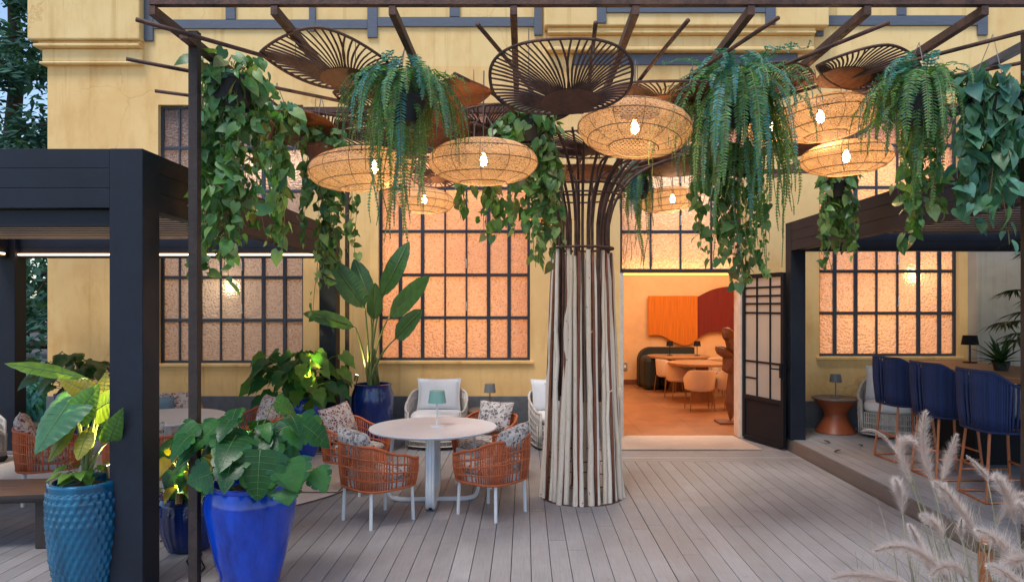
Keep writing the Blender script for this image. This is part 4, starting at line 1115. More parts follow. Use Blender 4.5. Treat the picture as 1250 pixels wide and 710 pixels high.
ivy(392, 178, 6.3, 'ivy in a round terracotta pot left of the hanging lamps', [(366, 402, 230, 365, 11), (402, 440, 230, 332, 8), (384, 414, 330, 398, 3)], 'l_ivy', .075, 23, .13, 'terracotta', bush=80, bush_r=(.25, .22, .14), dens=.04)
fern(494, 118, 5.1, 'left Boston fern with crown tinted blue by the sky and long thin tails', 120, .46, (.20, .80), 24, extra=[(478, 498, 250, 335, 7), (455, 480, 200, 300, 8), (500, 530, 200, 262, 8)], up=.17)
ivy(650, 150, 6.2, 'dense ivy hanging just left of the pole tree', [(625, 685, 190, 300, 13), (556, 640, 225, 292, 13), (590, 690, 240, 325, 7), (655, 690, 280, 330, 5)], 'l_ivy', .085, 25, .14, bush=70, bush_r=(.24, .22, .18), mats2='l_pothos')
fern(897, 122, 5.35, 'biggest fern with a crown tinted blue by the sky, right of the pole tree', 165, .58, (.25, 1.15), 26, extra=[(830, 860, 180, 260, 8), (860, 960, 230, 330, 22), (940, 976, 200, 270, 8)], up=.20, w=.048)
ivy(900, 190, 5.75, 'ivy trailing out from under the biggest fern', [(880, 918, 280, 352, 12), (846, 880, 230, 330, 12), (914, 940, 260, 345, 7)], 'l_ivy', .075, 27, .12, bush=30, dens=.042)
fern(1122, 118, 5.0, 'right hand fern above the corner of the bar pergola', 95, .40, (.22, .70), 28, extra=[(1075, 1100, 150, 215, 6), (1110, 1150, 200, 262, 12)], up=.17, frac2=.3)
ivy(1120, 150, 5.3, 'bright ivy trailing below the right hand fern', [(1096, 1122, 230, 322, 7), (1112, 1146, 220, 308, 7)], 'l_pothos', .085, 29, .1, bush=20)
ivy(1212, 118, 4.85, 'blue green pothos hanging at the right edge', [(1172, 1200, 170, 262, 9), (1196, 1236, 180, 300, 12), (1222, 1252, 160, 262, 8)], 'l_blue', .10, 30, .16, bush=90, bush_r=(.27, .25, .16))
ivy(1022, 222, 6.9, 'dry looking ivy under the lower right lamp', [(1002, 1044, 250, 318, 14), (1006, 1040, 300, 335, 4)], 'l_ivy', .085, 31, .12, bush=40, bush_r=(.2, .2, .12))
fern(778, 222, 8.3, 'fern with ivy hanging behind the pole tree by the door', 50, .30, (.3, .7), 32, extra=[(764, 796, 270, 330, 12)], step=.024)

# ================================================================== FURNITURE
def upath(a, b, n, half, e=2 / 3.2):
    out = []
    for i in range(n + 1):
        ph = R_(90 + half) + (R_(360 - 2 * half)) * i / n
        x, y = math.cos(ph), math.sin(ph)
        out.append((a * math.copysign(abs(x) ** e, x), b * math.copysign(abs(y) ** e, y), (1 - math.sin(ph)) / 2))
    return out
def rope_basket(t, mat, a, b, zb, zarm, zback, nr, half=46, rb=.010, rope=.0065, flare=.88, bands=(.3, .62), pair=True, name='rope_back'):
    path = upath(a, b, nr, half); top = lambda f: zarm + (zback - zarm) * sm((f - .18) / .72)
    ro = MB(); fr = MB(); belly = .035
    def pt(i, s):
        x, y, f = path[i]; k = flare + (1 - flare) * s + belly * math.sin(PI * s); return Vector((x * k, y * k, zb + (top(f) - zb) * s))
    for i in range(nr + 1):
        ro.tube([pt(i, s) for s in (0, .25, .5, .75, 1)], rope, 5)
    for s in bands:
        ro.tube([pt(i, s) * 1.0 for i in range(nr + 1)], rope * 1.1, 5)
    fr.tube([pt(i, 1) for i in range(nr + 1)], rb * 1.35, 7); fr.tube([pt(i, 0) for i in range(nr + 1)], rb * 1.3, 7)
    for i in (0, nr): fr.tube([pt(i, s) for s in (0, .5, 1)], rb * 1.2, 7)
    ro.build(name, M[mat], t, smooth=True); fr.build('rim', M[mat], t, smooth=True)
def slab_cushion(mb, w, d, z0, h, e=3.2, n=28):
    prof = [(.93, z0), (.99, z0 + h * .25), (1, z0 + h * .55), (.95, z0 + h * .85), (.8, z0 + h), (.001, z0 + h * 1.08)]
    b0 = len(mb.v); m = len(prof)
    for r, z in prof:
        for k in range(n):
            a = 2 * PI * k / n; x, y = math.cos(a), math.sin(a)
            mb.v.append(Vector((w / 2 * r * math.copysign(abs(x) ** (2 / e), x), d / 2 * r * math.copysign(abs(y) ** (2 / e), y), z)))
    for i in range(m - 1):
        for k in range(n): mb.f.append((b0 + i * n + k, b0 + i * n + (k + 1) % n, b0 + (i + 1) * n + (k + 1) % n, b0 + (i + 1) * n + k))
    mb.f.append(tuple(b0 + k for k in range(n))[::-1]); return mb
def armchair(label):
    t = thing('rope_armchair', label, 'armchair', (0, 0, 0), 0, 'terracotta rope armchairs')
    rope_basket(t, 'rope_orange', .325, .31, .335, .575, .73, 60, rope=.0076, flare=.92, bands=(.24, .48, .72))
    for sx in (-1, 1):
        for sy in (-1, 1):
            MB().tube([(sx * .214, sy * .219, .335), (sx * .222, sy * .229, 0)], .0155, 8).build('leg', M['white_metal'], t, smooth=True, angle=40)
    q = MB(); q.tube([(-.2, -.205, .345), (.2, -.205, .345), (.2, .205, .345), (-.2, .205, .345)], .013, 6, closed=True); q.box((0, 0, .365), (.46, .46, .07))
    q.build('seat_frame', M['white_metal'], t)
    slab_cushion(MB(), .50, .52, .402, .085).xform(Matrix.Translation((0, .015, 0))).build('seat_cushion', M['pattern_grey'], t, smooth=True)
    return t
def pillow(loc, w, h, th, mat, label, rot, group=None, flange=0):
    t = thing('pillow', label, 'cushion', loc, 0, group); t.rotation_euler = rot
    mb = MB(); n = 16
    for sgn in (1, -1):
        b0 = len(mb.v)
        for i in range(n + 1):
            for j in range(n + 1):
                u, v = -1 + 2 * i / n, -1 + 2 * j / n
                pin = 1 - .07 * (1 - (abs(u) ** 2)) * abs(v) ** 3; pin2 = 1 - .07 * (1 - abs(v) ** 2) * abs(u) ** 3
                k = max(0, (1 - u ** 4) * (1 - v ** 4)) ** .5
                wr = .06 * math.sin(5 * u + 3 * v) * math.sin(4 * v) * k
                mb.v.append(Vector((u * w / 2 * pin2, sgn * (th / 2) * (k + wr * .6) , v * h / 2 * pin + h / 2)))
        for i in range(n):
            for j in range(n):
                a = b0 + i * (n + 1) + j; f = (a, a + 1, a + n + 2, a + n + 1); mb.f.append(f if sgn > 0 else f[::-1])
    cov = mb.build('cover', M[mat], t, smooth=True)
    ed = [(-1, -1), (1, -1), (1, 1), (-1, 1)]; pts = []
    for e in range(4):
        for s in range(12):
            u = ed[e][0] + (ed[(e + 1) % 4][0] - ed[e][0]) * s / 12; v = ed[e][1] + (ed[(e + 1) % 4][1] - ed[e][1]) * s / 12
            pts.append((u * w / 2 * (1 - .07 * (1 - v * v) * abs(u) ** 3), 0, v * h / 2 * (1 - .07 * (1 - u * u) * abs(v) ** 3) + h / 2))
    MB().tube(pts, .006 + flange, 5, closed=True).build('piping', M[mat], t, smooth=True)
    return t
def face(fx, fy): return math.atan2(-fx, fy)
def chair_pillow(cp, rz, mat, label, w=.44, h=.34, lean=-16, off=-.13, sx=0.0, tw=0):
    m = Matrix.Rotation(rz, 4, 'Z'); p = Vector(cp) + m @ Vector((sx, off, .545))
    return pillow(p, w, h, .15, mat, label, Euler((R_(abs(lean)), R_(tw), rz)), 'patterned pillows on the rope armchairs')

# --- round table in the middle
T1 = Vector((-.917, 7.19, 0))
def round_table(loc, label, rz=0):
    t = thing('round_table', label, 'table', loc, rz, 'round pale dining tables')
    MB().lathe([(.60, .712), (.632, .722), (.64, .735), (.636, .742), (.001, .742)], 64).build('tabletop', M['table_top'], t, smooth=True, angle=30)
    MB().lathe([(.30, .700), (.30, .711)], 32).build('mounting_plate', M['white_metal'], t)
    for k in range(2):
        q = MB(); r, c_ = .46, .13
        pr = [(-.40, .70), (-.43, .40), (-r, c_ + .06), (-r + .03, .055), (-r + .10, .02), (-r + .2, .012), (0, .012), (r - .2, .012), (r - .10, .02), (r - .03, .055), (r, c_ + .06), (.43, .40), (.40, .70)]
        pts = [Vector((x, 0, z)) for x, z in curve_px(pr, 3)]
        if k: pts = [Vector((p.x * .12 if False else p.x, 0, p.z + .004)) for p in pts]
        for off in (-.028, .028): q.tube([p + Vector((0, off, 0)) for p in pts], .016, 6)
        q.ribbon([p + Vector((0, 0, .0)) for p in pts], .056, (0, 1, 0))
        q.xform(Matrix.Rotation(R_(90 * k + 3), 4, 'Z')).build('leg_loop', M['white_metal'], t, smooth=True, angle=50)
    return t
round_table(T1, 'pale round table with a sage lamp in the middle of the deck')
ch0 = armchair('terracotta rope armchair nearest the camera, at the left front of the middle table')
FLc, FRc = Vector((-1.337, 6.53, 0)), Vector((-.307, 6.75, 0)); rFL, rFR = face(.70, .72), face(-.80, .60)
ch0.location = FLc; ch0.rotation_euler.z = rFL
copy_tree(ch0, FRc, rFR, 'terracotta rope armchair at the right front of the middle table beside the pole tree')
RLc, RRc = Vector((-1.80, 7.62, 0)), Vector((-.44, 7.93, 0)); rRL, rRR = face(.86, -.42), face(-.45, -.80)
copy_tree(ch0, RLc, rRL, 'terracotta rope armchair at the left back of the middle table')
copy_tree(ch0, RRc, rRR, 'terracotta rope armchair at the right back of the middle table facing the camera')
chair_pillow(FLc, rFL, 'pattern_grey', 'grey leaf print pillow on the left front armchair', .46, .33, 20, -.17, -.02, 4)
chair_pillow(FRc, rFR, 'pattern_grey', 'grey leaf print pillow on the right front armchair by the poles', .42, .32, 22, -.17, .02, -8)
chair_pillow(RLc, rRL, 'pattern_red', 'maroon leaf print pillow on the left back armchair', .46, .36, 22, -.15, 0, 6)
chair_pillow(RRc, rRR, 'pattern_grey', 'grey leaf print pillow on the right back armchair', .44, .34, 20, -.15, 0, 0)
small_lamp(Vector((-.88, 7.20, .742)), .36, .092, (M['lamp_teal'], M['white_metal']), 'slim table lamp with a sage green shade on the middle table', power=1.6)
# --- white wicker lounge chairs along the wall
def wicker(label, loc, rz, grp='white wicker lounge chairs'):
    t = thing('wicker_chair', label, 'armchair', loc, rz, grp)
    rope_basket(t, 'wicker', .42, .40, .05, .50, .74, 54, 50, .013, .010, .93, (.16, .32, .48, .66, .84), name='wicker_shell')
    q = MB()
    for i in range(44):                                           # front apron of the base
        a = R_(40 + 100 * i / 43); q.tube([(.41 * math.cos(a) / max(abs(math.cos(a)), abs(math.sin(a))) * .95, .39 * math.sin(a), .05), (.41 * math.cos(a) / max(abs(math.cos(a)), abs(math.sin(a))) * .97, .40 * math.sin(a), .34)], .008, 5)
    for z in (.05, .12, .2, .28, .34): q.tube([(x * .97, .395 * math.sin(math.acos(max(-1, min(1, x / .5)))), z) for x in [-.40 + .8 * k / 12 for k in range(13)]], .010, 5)
    q.build('front_apron', M['wicker'], t, smooth=True)
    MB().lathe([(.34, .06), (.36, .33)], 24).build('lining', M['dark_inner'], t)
    slab_cushion(MB(), .72, .72, .345, .13).build('seat_cushion', M['cushion_white'], t, smooth=True)
    for sx in (-1, 1):
        for sy in (-1, 1): MB().lathe([(.02, 0), (.022, .06)], 10, (sx * .3, sy * .28, 0)).build('foot', M['dark_inner'], t)
    return t
w0 = wicker('white wicker lounge chair by the wall under the central window', Vector(((533 - CX) * 10.0 / FX, 10.02, 0)), PI)
w1p = Vector(((684 - CX) * 9.98 / FX, 9.98, 0)); copy_tree(w0, w1p, PI + .22, 'white wicker lounge chair mostly hidden behind the pole tree')
w2p = Vector((5.12, 9.92, .154)); copy_tree(w0, w2p, PI - .55, 'white wicker lounge chair by the bar stools on the raised deck')
w3p = Vector((-6.95, 8.75, 0)); copy_tree(w0, w3p, -PI / 2 - .2, 'white wicker lounge chair at the left edge inside the pergola')
def wpillow(cp, rz, label, mat='cushion_grey', w=.62, h=.46, off=-.20, lean=-14, sx=0, z=.46, tw=0):
    m = Matrix.Rotation(rz, 4, 'Z'); p = Vector(cp) + m @ Vector((sx, off, z))
    return pillow(p, w, h, .17, mat, label, Euler((R_(-lean), R_(tw), rz)), None, .004)
wpillow(w0.location, PI, 'large pale pillow on the wicker chair under the central window', sx=0)
wpillow(w1p, PI + .22, 'large pale pillow on the wicker chair behind the poles', sx=.04)
wpillow(w2p, PI - .55, 'white pillow leaning on the wicker chair by the bar stools', 'cushion_white', .46, .5, -.12, -16, .12)
wpillow(w3p, -PI / 2 - .2, 'white pillow on the wicker chair at the left edge', 'cushion_white', .45, .42, -.2)
# --- hourglass side tables
def hourglass(label, loc, mat):
    t = thing('side_table', label, 'table', loc, 0, 'hourglass side tables')
    MB().lathe([(.27, 0), (.275, .012), (.24, .07), (.165, .21), (.155, .26), (.165, .30), (.25, .41), (.305, .47)], 40).build('pedestal', M[mat], t, smooth=True, angle=50)
    MB().lathe([(.315, .471), (.325, .478), (.325, .492), (.315, .498)], 40).build('tabletop', M['stone_top'], t, smooth=True, angle=40)
    return t
hg = FL(1020, 527, .154); hourglass('burnt orange hourglass side table on the raised deck by the door', hg, 'terra_table')
small_lamp(hg + Vector((0, 0, .499)), .33, .085, (M['lamp_grey'], M['lamp_grey']), 'small grey green lamp on the hourglass side table by the door', power=.6)
sg = Vector(((598 - CX) * 10.1 / FX, 10.1, 0)); hourglass('hourglass side table hidden behind the armchair between the wicker chairs', sg, 'walnut')
small_lamp(sg + Vector((0, 0, .499)), .36, .085, (M['lamp_grey'], M['brass']), 'small grey lamp between the two wicker chairs at the wall', power=1.8)
# --- rugs and mats
rg = thing('rug', 'large straight edged beige rug under the left table', 'rug', (-4.4, 8.4, 0))
MB().box2((-6.9, 7.44, .002), (-1.95, 9.35, .014)).build('pile', M['rug'], rg, world=True); q = MB()
q.tube([(-6.9, 7.44, .010), (-1.95, 7.44, .010), (-1.95, 9.35, .010), (-6.9, 9.35, .010)], .012, 5, closed=True); q.build('binding', M['rug_edge'], rg, world=True)
rg2 = thing('rug', 'round beige rug slipping out from under the straight edged one', 'rug', (-3.42, 8.05, 0))
MB().lathe([(1.60, .0012), (1.60, .0085)], 72).build('pile', M['rug'], rg2)
MB().tube([(1.6 * math.cos(2 * PI * k / 72), 1.6 * math.sin(2 * PI * k / 72), .006) for k in range(72)], .010, 5, closed=True).build('binding', M['rug_edge'], rg2)
dm = thing('door_mat', 'wide beige door mat lying across the open doorway', 'mat', (2.1, 10.2, 0))
zz = .018; mq = MB(); mp = [FL(757, 549.5), FL(930, 549.5), FL(894, 532.5), FL(757, 532.5)]
mq.add([(p.x, p.y, .0055) for p in mp] + [(p.x, p.y, zz) for p in mp], [(3, 2, 1, 0), (4, 5, 6, 7), (0, 1, 5, 4), (1, 2, 6, 5), (2, 3, 7, 6), (3, 0, 4, 7)])
mq.build('pile', M['mat_'], dm, world=True)
# --- second table group under the left pergola
T2 = Vector((-3.93, 7.75, .014)); round_table(T2, 'pale round table half hidden by the plants under the left pergola', .3)
for dx, dy, lb, pl_, mt_ in ((.72, .62, 'terracotta rope armchair at the back right of the left table', 'maroon print pillow on the back right chair of the left table', 'pattern_red'),
                       (-.35, .92, 'terracotta rope armchair at the back of the left table against the wall side', 'maroon print pillow on the chair behind the left table', 'pattern_red'),
                       (.98, -.12, 'terracotta rope armchair right of the left table, behind the cobalt pot', 'grey print pillow on the chair behind the cobalt pot', 'pattern_grey'),
                       (.30, -.95, 'terracotta rope armchair in front of the left table, behind the corner post', 'grey print pillow on the chair behind the corner post', 'pattern_grey'),
                       (-.85, -.55, 'terracotta rope armchair at the left of the left table, behind the teal pot', 'maroon print pillow on the chair behind the teal pot', 'pattern_red')):
    p = T2 + Vector((dx, dy, 0)); rz = face(-dx, -dy); copy_tree(ch0, p, rz, lb); chair_pillow(p, rz, mt_, pl_, .44, .34, 20, -.15)
bp = T2 + Vector((-.62, 1.25, 0))
pillow(Vector((-4.55, 8.85, .52)), .5, .34, .15, 'cushion_blue', 'grey blue pillow behind the left table by the wall', Euler((R_(-18), 0, PI)))
# --- live edge bench and table at the left edge
def live_slab(loc, L, W_, z, th, label, seed, rz, legs):
    rnd = random.Random(seed); t = thing('slab_bench', label, 'bench', loc, rz)
    top, bot = [], []; n = 40
    for i in range(n):
        a = 2 * PI * i / n; x, y = math.cos(a), math.sin(a)
        r = 1 + .05 * math.sin(3 * a + seed) + .03 * math.sin(7 * a) + rnd.uniform(-.012, .012)
        px_ = L / 2 * math.copysign(abs(x) ** .55, x) * r; py_ = W_ / 2 * math.copysign(abs(y) ** .6, y) * r
        top.append(Vector((px_ * .985, py_ * .96, z))); bot.append(Vector((px_ * .97, py_ * .93, z - th)))
    mid = [(a_ + b_) / 2 * 1.0 + Vector((a_.x * .02, a_.y * .05, 0)) for a_, b_ in zip(top, bot)]
    tp = MB(); tp.add(top, [tuple(range(n))]); tp.build('seat', M['slab'], t)
    ed = MB(); ed.add([v - Vector((0, 0, .0012)) for v in top] + mid + bot, [(i, n + i, n + (i + 1) % n, (i + 1) % n) for i in range(n)] + [(n + i, 2 * n + i, 2 * n + (i + 1) % n, n + (i + 1) % n) for i in range(n)] + [tuple(3 * n - 1 - i for i in range(n))])
    ed.build('live_edge', M['slab_dark'], t, smooth=True, angle=50)
    for lx in legs: MB().box((lx, 0, (z - th) / 2 - .001), (.13, W_ * .62, z - th - .004)).build('leg', M['slab_dark'], t, bevel=.008)
    return t
sb = live_slab(Vector((-4.62, 5.86, 0)), 2.05, .62, .455, .065, 'live edge wooden bench with dark plank legs at the left edge', 3, .10, (.73, -.7))
live_slab(Vector((-5.95, 7.05, 0)), 1.7, .7, .50, .06, 'second live edge wooden slab farther back at the left edge', 8, -.25, (.5, -.5))
# --- bar on the raised deck
ctr = thing('bar_counter', 'long wooden bar counter with black base behind the blue stools', 'counter', (5.6, 8.2, .154))
MB().box2((5.08, 6.5, 1.15), (6.15, 9.85, 1.21)).build('countertop', M['wood_top'], ctr, world=True, bevel=.006)
MB().box2((5.12, 8.1, .154), (5.85, 9.2, 1.148)).build('base', M['black'], ctr, world=True, bevel=.006)
MB().box2((5.15, 6.53, 1.06), (6.08, 8.09, 1.148)).build('apron', M['slab_dark'], ctr, world=True)
MB().box2((5.7, 6.56, .154), (6.0, 7.2, 1.058)).build('support', M['black'], ctr, world=True)
def stool(label):
    t = thing('bar_stool', label, 'bar stool', (0, 0, 0), 0, 'navy rope bar stools along the counter')
    rope_basket(t, 'rope_blue', .335, .29, .655, .98, 1.20, 66, 40, .011, .0125, .90, (), name='rope_back')
    q = MB()
    F = [(-.19, -.19), (.19, -.19), (.19, .19), (-.19, .19)]; G = [(-.235, -.245), (.235, -.245), (.235, .245), (-.235, .245)]
    for (x, y), (x2, y2) in zip(F, G): MB().tube([(x, y, .68), (x2, y2, .012)], .0135, 8).build('leg', M['copper'], t, smooth=True, angle=40)
    q.tube([(x, y, .675) for x, y in F], .012, 6, closed=True)
    q.build('seat_ring', M['copper'], t, smooth=True); q = MB()
    for a, b, z in ((0, 1, .30), (1, 2, .22), (3, 0, .22), (2, 3, .30), (0, 1, .012), (0, 3, .012), (1, 2, .012)):
        k = (.675 - z) / .663; A_ = Vector((*[F[a][i] + (G[a][i] - F[a][i]) * k for i in (0, 1)], z)); B_ = Vector((*[F[b][i] + (G[b][i] - F[b][i]) * k for i in (0, 1)], z)); q.tube([A_, B_], .011, 6)
    q.build('footrest', M['copper'], t, smooth=True)
    slab_cushion(MB(), .46, .44, .68, .07).build('seat', M['rope_blue'], t, smooth=True)
    return t
s0 = stool('navy rope bar stool farthest back, beside the wicker chair')
SP = [(4.50, 8.42, .03), (4.48, 7.56, .0), (4.46, 6.70, -.06)]
LB = ['', 'navy rope bar stool second from the wall', 'large navy rope bar stool third from the wall, by the right edge', 'navy rope bar stool cut off by the right edge']
for i, (x, y, r) in enumerate(SP):
    p = Vector((x, y, .154)); rz = face(1, 0) + r
    if i == 0: s0.location = p; s0.rotation_euler.z = rz
    else: copy_tree(s0, p, rz, LB[i])
for (x, y, r), lb in zip(SP[:3], ('pale blue pillow in the farthest bar stool', 'pale blue pillow in the second bar stool from the wall', 'pale blue pillow in the third bar stool from the wall')):
    pillow(Vector((x + .12, y, .90)), .46, .36, .14, 'cushion_grey', lb, Euler((R_(16), 0, face(1, 0) + r)), 'pale pillows in the bar stools')
bl = FL(1184, 442.5, 1.211); small_lamp(bl, .36, .105, (M['black'], M['black']), 'black table lamp standing on the bar counter', power=1.8)
# ================================================================== PLANTS IN FLOOR POTS
def big_leaf(mb, p, d, up, L, W_, st, fold=.15, droop=.3, lobes=.12, seg=2):
    leaf(mb, p, d, up, L, W_, st, fold, droop, lobes)
def monstera_leaf(mb, p, d, up, L, W_, rnd, droop=.35, fold=.12):
    d = d.normalized(); sd = d.cross(up)
    if sd.length < 1e-4: sd = d.orthogonal()
    sd.normalize(); n = sd.cross(d).normalized()
    def C_(t): return p + d * (L * t) - n * (droop * L * t * t)
    def prof(t): return min(1, (t + .16) / .30) ** .6 * (1 - max(0, (t - .15) / .85) ** 1.7) ** .9 * 1.02
    def S(t, u): return C_(t) + sd * (W_ / 2 * u) + n * (fold * W_ / 2 * abs(u) - .10 * W_ * max(0, abs(u) - .55))
    m = 4; K = .68; b = len(mb.v)
    for i in range(2 * m + 1):
        t = i / (2 * m); w = prof(t) * K
        mb.v += [S(t, -w), S(t, 0), S(t, w)]
    for i in range(2 * m):
        a = b + 3 * i; mb.f += [(a, a + 1, a + 4, a + 3), (a + 1, a + 2, a + 5, a + 4)]
    for sg in (-1, 1):
        for i in range(m):
            t0, t1 = i / m, (i + 1) / m; g = .055 / m; jl = rnd.uniform(.95, 1.04); sh = .035
            T = [t0 + (t1 - t0) * f for f in (.0, .5, 1.0)]
            row0 = [S(t, sg * prof(t) * K * .985) for t in T]
            T1 = [t0 + g + sh * .5, (t0 + t1) / 2 + sh * .5, t1 - g + sh * .5]; row1 = [S(t, sg * prof(min(1, max(0, t))) * .86) for t in T1]
            T2 = [t0 + g * 2.2 + sh, (t0 + t1) / 2 + sh, t1 - g * 1.8 + sh]; row2 = [S(t, sg * prof(min(1, max(0, t))) * f * jl) for t, f in zip(T2, (.95, 1.03, .97))]
            vs = row0 + row1 + row2; fs = [(0, 1, 4, 3), (1, 2, 5, 4), (3, 4, 7, 6), (4, 5, 8, 7)]
            mb.add(vs, fs if sg > 0 else [f[::-1] for f in fs])
    if RB is not None:
        RB.tube([S(t, 0) + n * .0015 for t in [j / 6 for j in range(7)]], [L * .013 * (1 - .85 * j / 6) for j in range(7)], 4)
        for i in range(1, 2 * m):
            t = i / (2 * m)
            for sg in (-1, 1): RB.tube([S(t, 0) + n * .001, S(t + .02, sg * prof(t) * .45) + n * .0015, S(t + .05, sg * prof(t) * .85) + n * .001], [L * .004, L * .003, L * .001], 3, cap=False)
RB = None
def blade(mb, rb, p, d, up, L, W_, st, droop=.15, fold=.12, lob=.16, veins=9, pleat=.02, wave=.02, seed=0):
    """large leaf with pleats along its side veins and a pale midrib"""
    d = d.normalized(); sd = d.cross(up)
    if sd.length < 1e-4: sd = d.orthogonal()
    sd.normalize(); n = sd.cross(d).normalized(); rn = random.Random(seed); ph = rn.uniform(0, 6)
    def prof(t):
        for i in range(len(st) - 1):
            if st[i][0] <= t <= st[i + 1][0]:
                f = (t - st[i][0]) / (st[i + 1][0] - st[i][0]); f = f * f * (3 - 2 * f) * .5 + f * .5; return st[i][1] + (st[i + 1][1] - st[i][1]) * f
        return st[-1][1]
    NT_, NU = veins * 4, 5; b = len(mb.v)
    for i in range(NT_ + 1):
        t = i / NT_; w = prof(t)
        for j in range(-NU, NU + 1):
            u = j / NU; tt = t - lob * (1 - t) ** 5 * abs(u) ** 1.3 + .05 * abs(u) * (1 - t)
            h = fold * abs(u) * w * W_ / 2 + pleat * W_ * abs(math.sin(PI * veins * t)) * min(1, abs(u) * 3) * (1 - t * .5) + wave * L * math.sin(t * 7 + ph + 2 * u) * abs(u) * (1 - t) - .12 * W_ * u * u * w
            mb.v.append(p + d * (L * tt) - n * (droop * L * t * t) + sd * (u * w * W_ / 2) + n * h)
    k = 2 * NU + 1
    for i in range(NT_):
        for j in range(k - 1): mb.f.append((b + i * k + j, b + i * k + j + 1, b + (i + 1) * k + j + 1, b + (i + 1) * k + j))
    if rb is not None:
        rb.tube([p + d * (L * t) - n * (droop * L * t * t) + n * .002 for t in [i / 8 for i in range(9)]], [L * .014 * (1 - .8 * i / 8) for i in range(9)], 5)
        for v in range(1, veins):
            t = v / veins
            for sg in (-1, 1):
                c0 = p + d * (L * t * .97) - n * (droop * L * t * t) + n * .0015; w = prof(t)
                u = .9; tt = t - lob * (1 - t) ** 5 * u ** 1.3 + .05 * u * (1 - t)
                h = fold * u * w * W_ / 2 - .12 * W_ * u * u * w
                c1 = p + d * (L * tt) - n * (droop * L * t * t) + sd * (sg * u * w * W_ / 2) + n * (h + .001)
                md = (c0 + c1) / 2 + n * (.12 * W_ * .25 * w * .9)
                rb.tube([c0, md, c1], [L * .005, L * .0035, L * .001], 4, cap=False)
def pot(t, prof, mat, n=48, rim_z=None, soil_r=None, fn=None, soil='soil', angle=40):
    MB().lathe(prof, n, fn=fn).build('pot', M[mat], t, smooth=True, angle=angle)
    z = rim_z; MB().lathe([(soil_r, z - .02), (soil_r * .6, z + .005), (.001, z + .012)], 24).build('soil', M[soil], t, smooth=True)
def hollow(prof, th, depth):
    r, z = prof[-1]
    return prof + [(r - th * .5, z + .006), (r - th, z), (r - th, z - depth), (.001, z - depth - .002)]
def spray(rnd, base, n, hrange, rrange, leafmaker, stem_mb, tilt_front=0, stem_r=.007, arange=(0, 2 * PI), droop=.3):
    for k in range(n):
        a = rnd.uniform(*arange); h = rnd.uniform(*hrange); r = rnd.uniform(*rrange)
        o = Vector((math.cos(a), math.sin(a), 0)); e = base + o * r + Vector((0, 0, h))
        pts = [base + o * .03 * rnd.random() + o * r * (s ** 1.5) + Vector((0, 0, h * (1 - (1 - s) ** 1.5))) for s in [i / 6 for i in range(7)]]
        stem_mb.tube(pts, [stem_r * (1 - .5 * i / 6) for i in range(7)], 5, cap=False)
        leafmaker(pts[-1], o, r, h)
def spot(loc, aim, power, label, col=(1, .74, .32), stake=.12, blend=.7, size=75):
    t = thing('spotlight', label, 'spotlight', loc, 0, 'small garden spotlights in the pots')
    d = (Vector(aim) - Vector(loc)).normalized()
    MB().tube([(0, 0, -stake), (0, 0, 0)], .006, 6).build('stake', M['black'], t)
    MB().tube([-d * .05, d * .035], .028, 12).build('body', M['brass'], t, smooth=True, angle=40)
    MB().tube([d * .0355, d * .037], .022, 12).build('lens', M['spot_lens'], t)
    o = lamp('spot_beam', 'SPOT', d * .05, power, col, t, .02, spot_size=R_(size), spot_blend=blend)
    o.rotation_euler = d.to_track_quat('-Z', 'Y').to_euler()
    return t
M['spot_lens'] = emis('spot_lens_light', (1, .85, .5), 14)

# --- teal textured pot with elephant ear
rnd = random.Random(41)
tp = thing('potted_plant', 'elephant ear plant in a tall teal pot with scale relief at the left front', 'potted plant', (-2.98, 4.84, 0))
zt = .775
prof = [(.15, 0), (.165, .03), (.205, .25), (.228, .50), (.230, .66), (.222, zt - .05), (.226, zt - .012), (.222, zt)]
pp = []
for i in range(len(prof) - 1):
    for j in range(14): pp.append((prof[i][0] + (prof[i + 1][0] - prof[i][0]) * j / 14, prof[i][1] + (prof[i + 1][1] - prof[i][1]) * j / 14))
pp.append(prof[-1])
def scale_fn(a, z):
    if z > zt - .05 or z < .02: return 0
    u = a * 30 / (2 * PI); v = z / .048
    row = math.floor(v); uu = (u + .5 * (row % 2)) % 1 - .5; vv = v - row
    return .010 * max(0, 1 - abs(uu) * 2 - abs(vv - .6) * .9)
pot(tp, hollow(pp, .03, .05), 'glaze_teal', 240, zt - .04, .20, scale_fn, angle=60)
st, fo, fy, fb, rbs = MB(), MB(), MB(), MB(), MB()
B = Vector((0, 0, zt - .03))
def addleaf(mb, px, py, Y, tx, ty, TY, W_, up=(0, -.5, 1), st_=EAR, lob=.18, droop=.12, stem=True, fold=.1):
    a = P(px, py, Y) - tp.location; b = P(tx, ty, TY) - tp.location
    if stem:
        m = (B + a) / 2 + Vector((0, 0, .12)); pts = [Vector(q) for q in curve_px([tuple(B), tuple(m), tuple(a)], 4)] if False else [B.lerp(m, s) if False else (B * (1 - s) ** 2 + m * 2 * s * (1 - s) + a * s * s) for s in [i / 8 for i in range(9)]]
        st.tube(pts, [.016 - .0012 * i for i in range(9)], 6, cap=False)
    blade(mb, rbs, a, b - a, Vector(up), (b - a).length, W_, st_, droop, fold, lob if st_ is EAR else .0, seed=int(px))
addleaf(fb, 90, 484, 4.80, 38, 552, 4.55, .40, (-.35, -1.0, .55), droop=.08)
addleaf(fo, 108, 462, 4.95, 6, 440, 4.75, .16, (.1, -.6, 1), OVAL, .0, droop=.05, fold=.2)
addleaf(fo, 92, 508, 4.75, 118, 470, 4.70, .20, (.2, -1, .3))
addleaf(fy, 96, 510, 4.80, 54, 562, 4.66, .11, (-.2, -1, .3), OVAL, .0)
addleaf(fy, 110, 520, 4.75, 92, 560, 4.62, .13, (0, -1, .3), OVAL, .05)
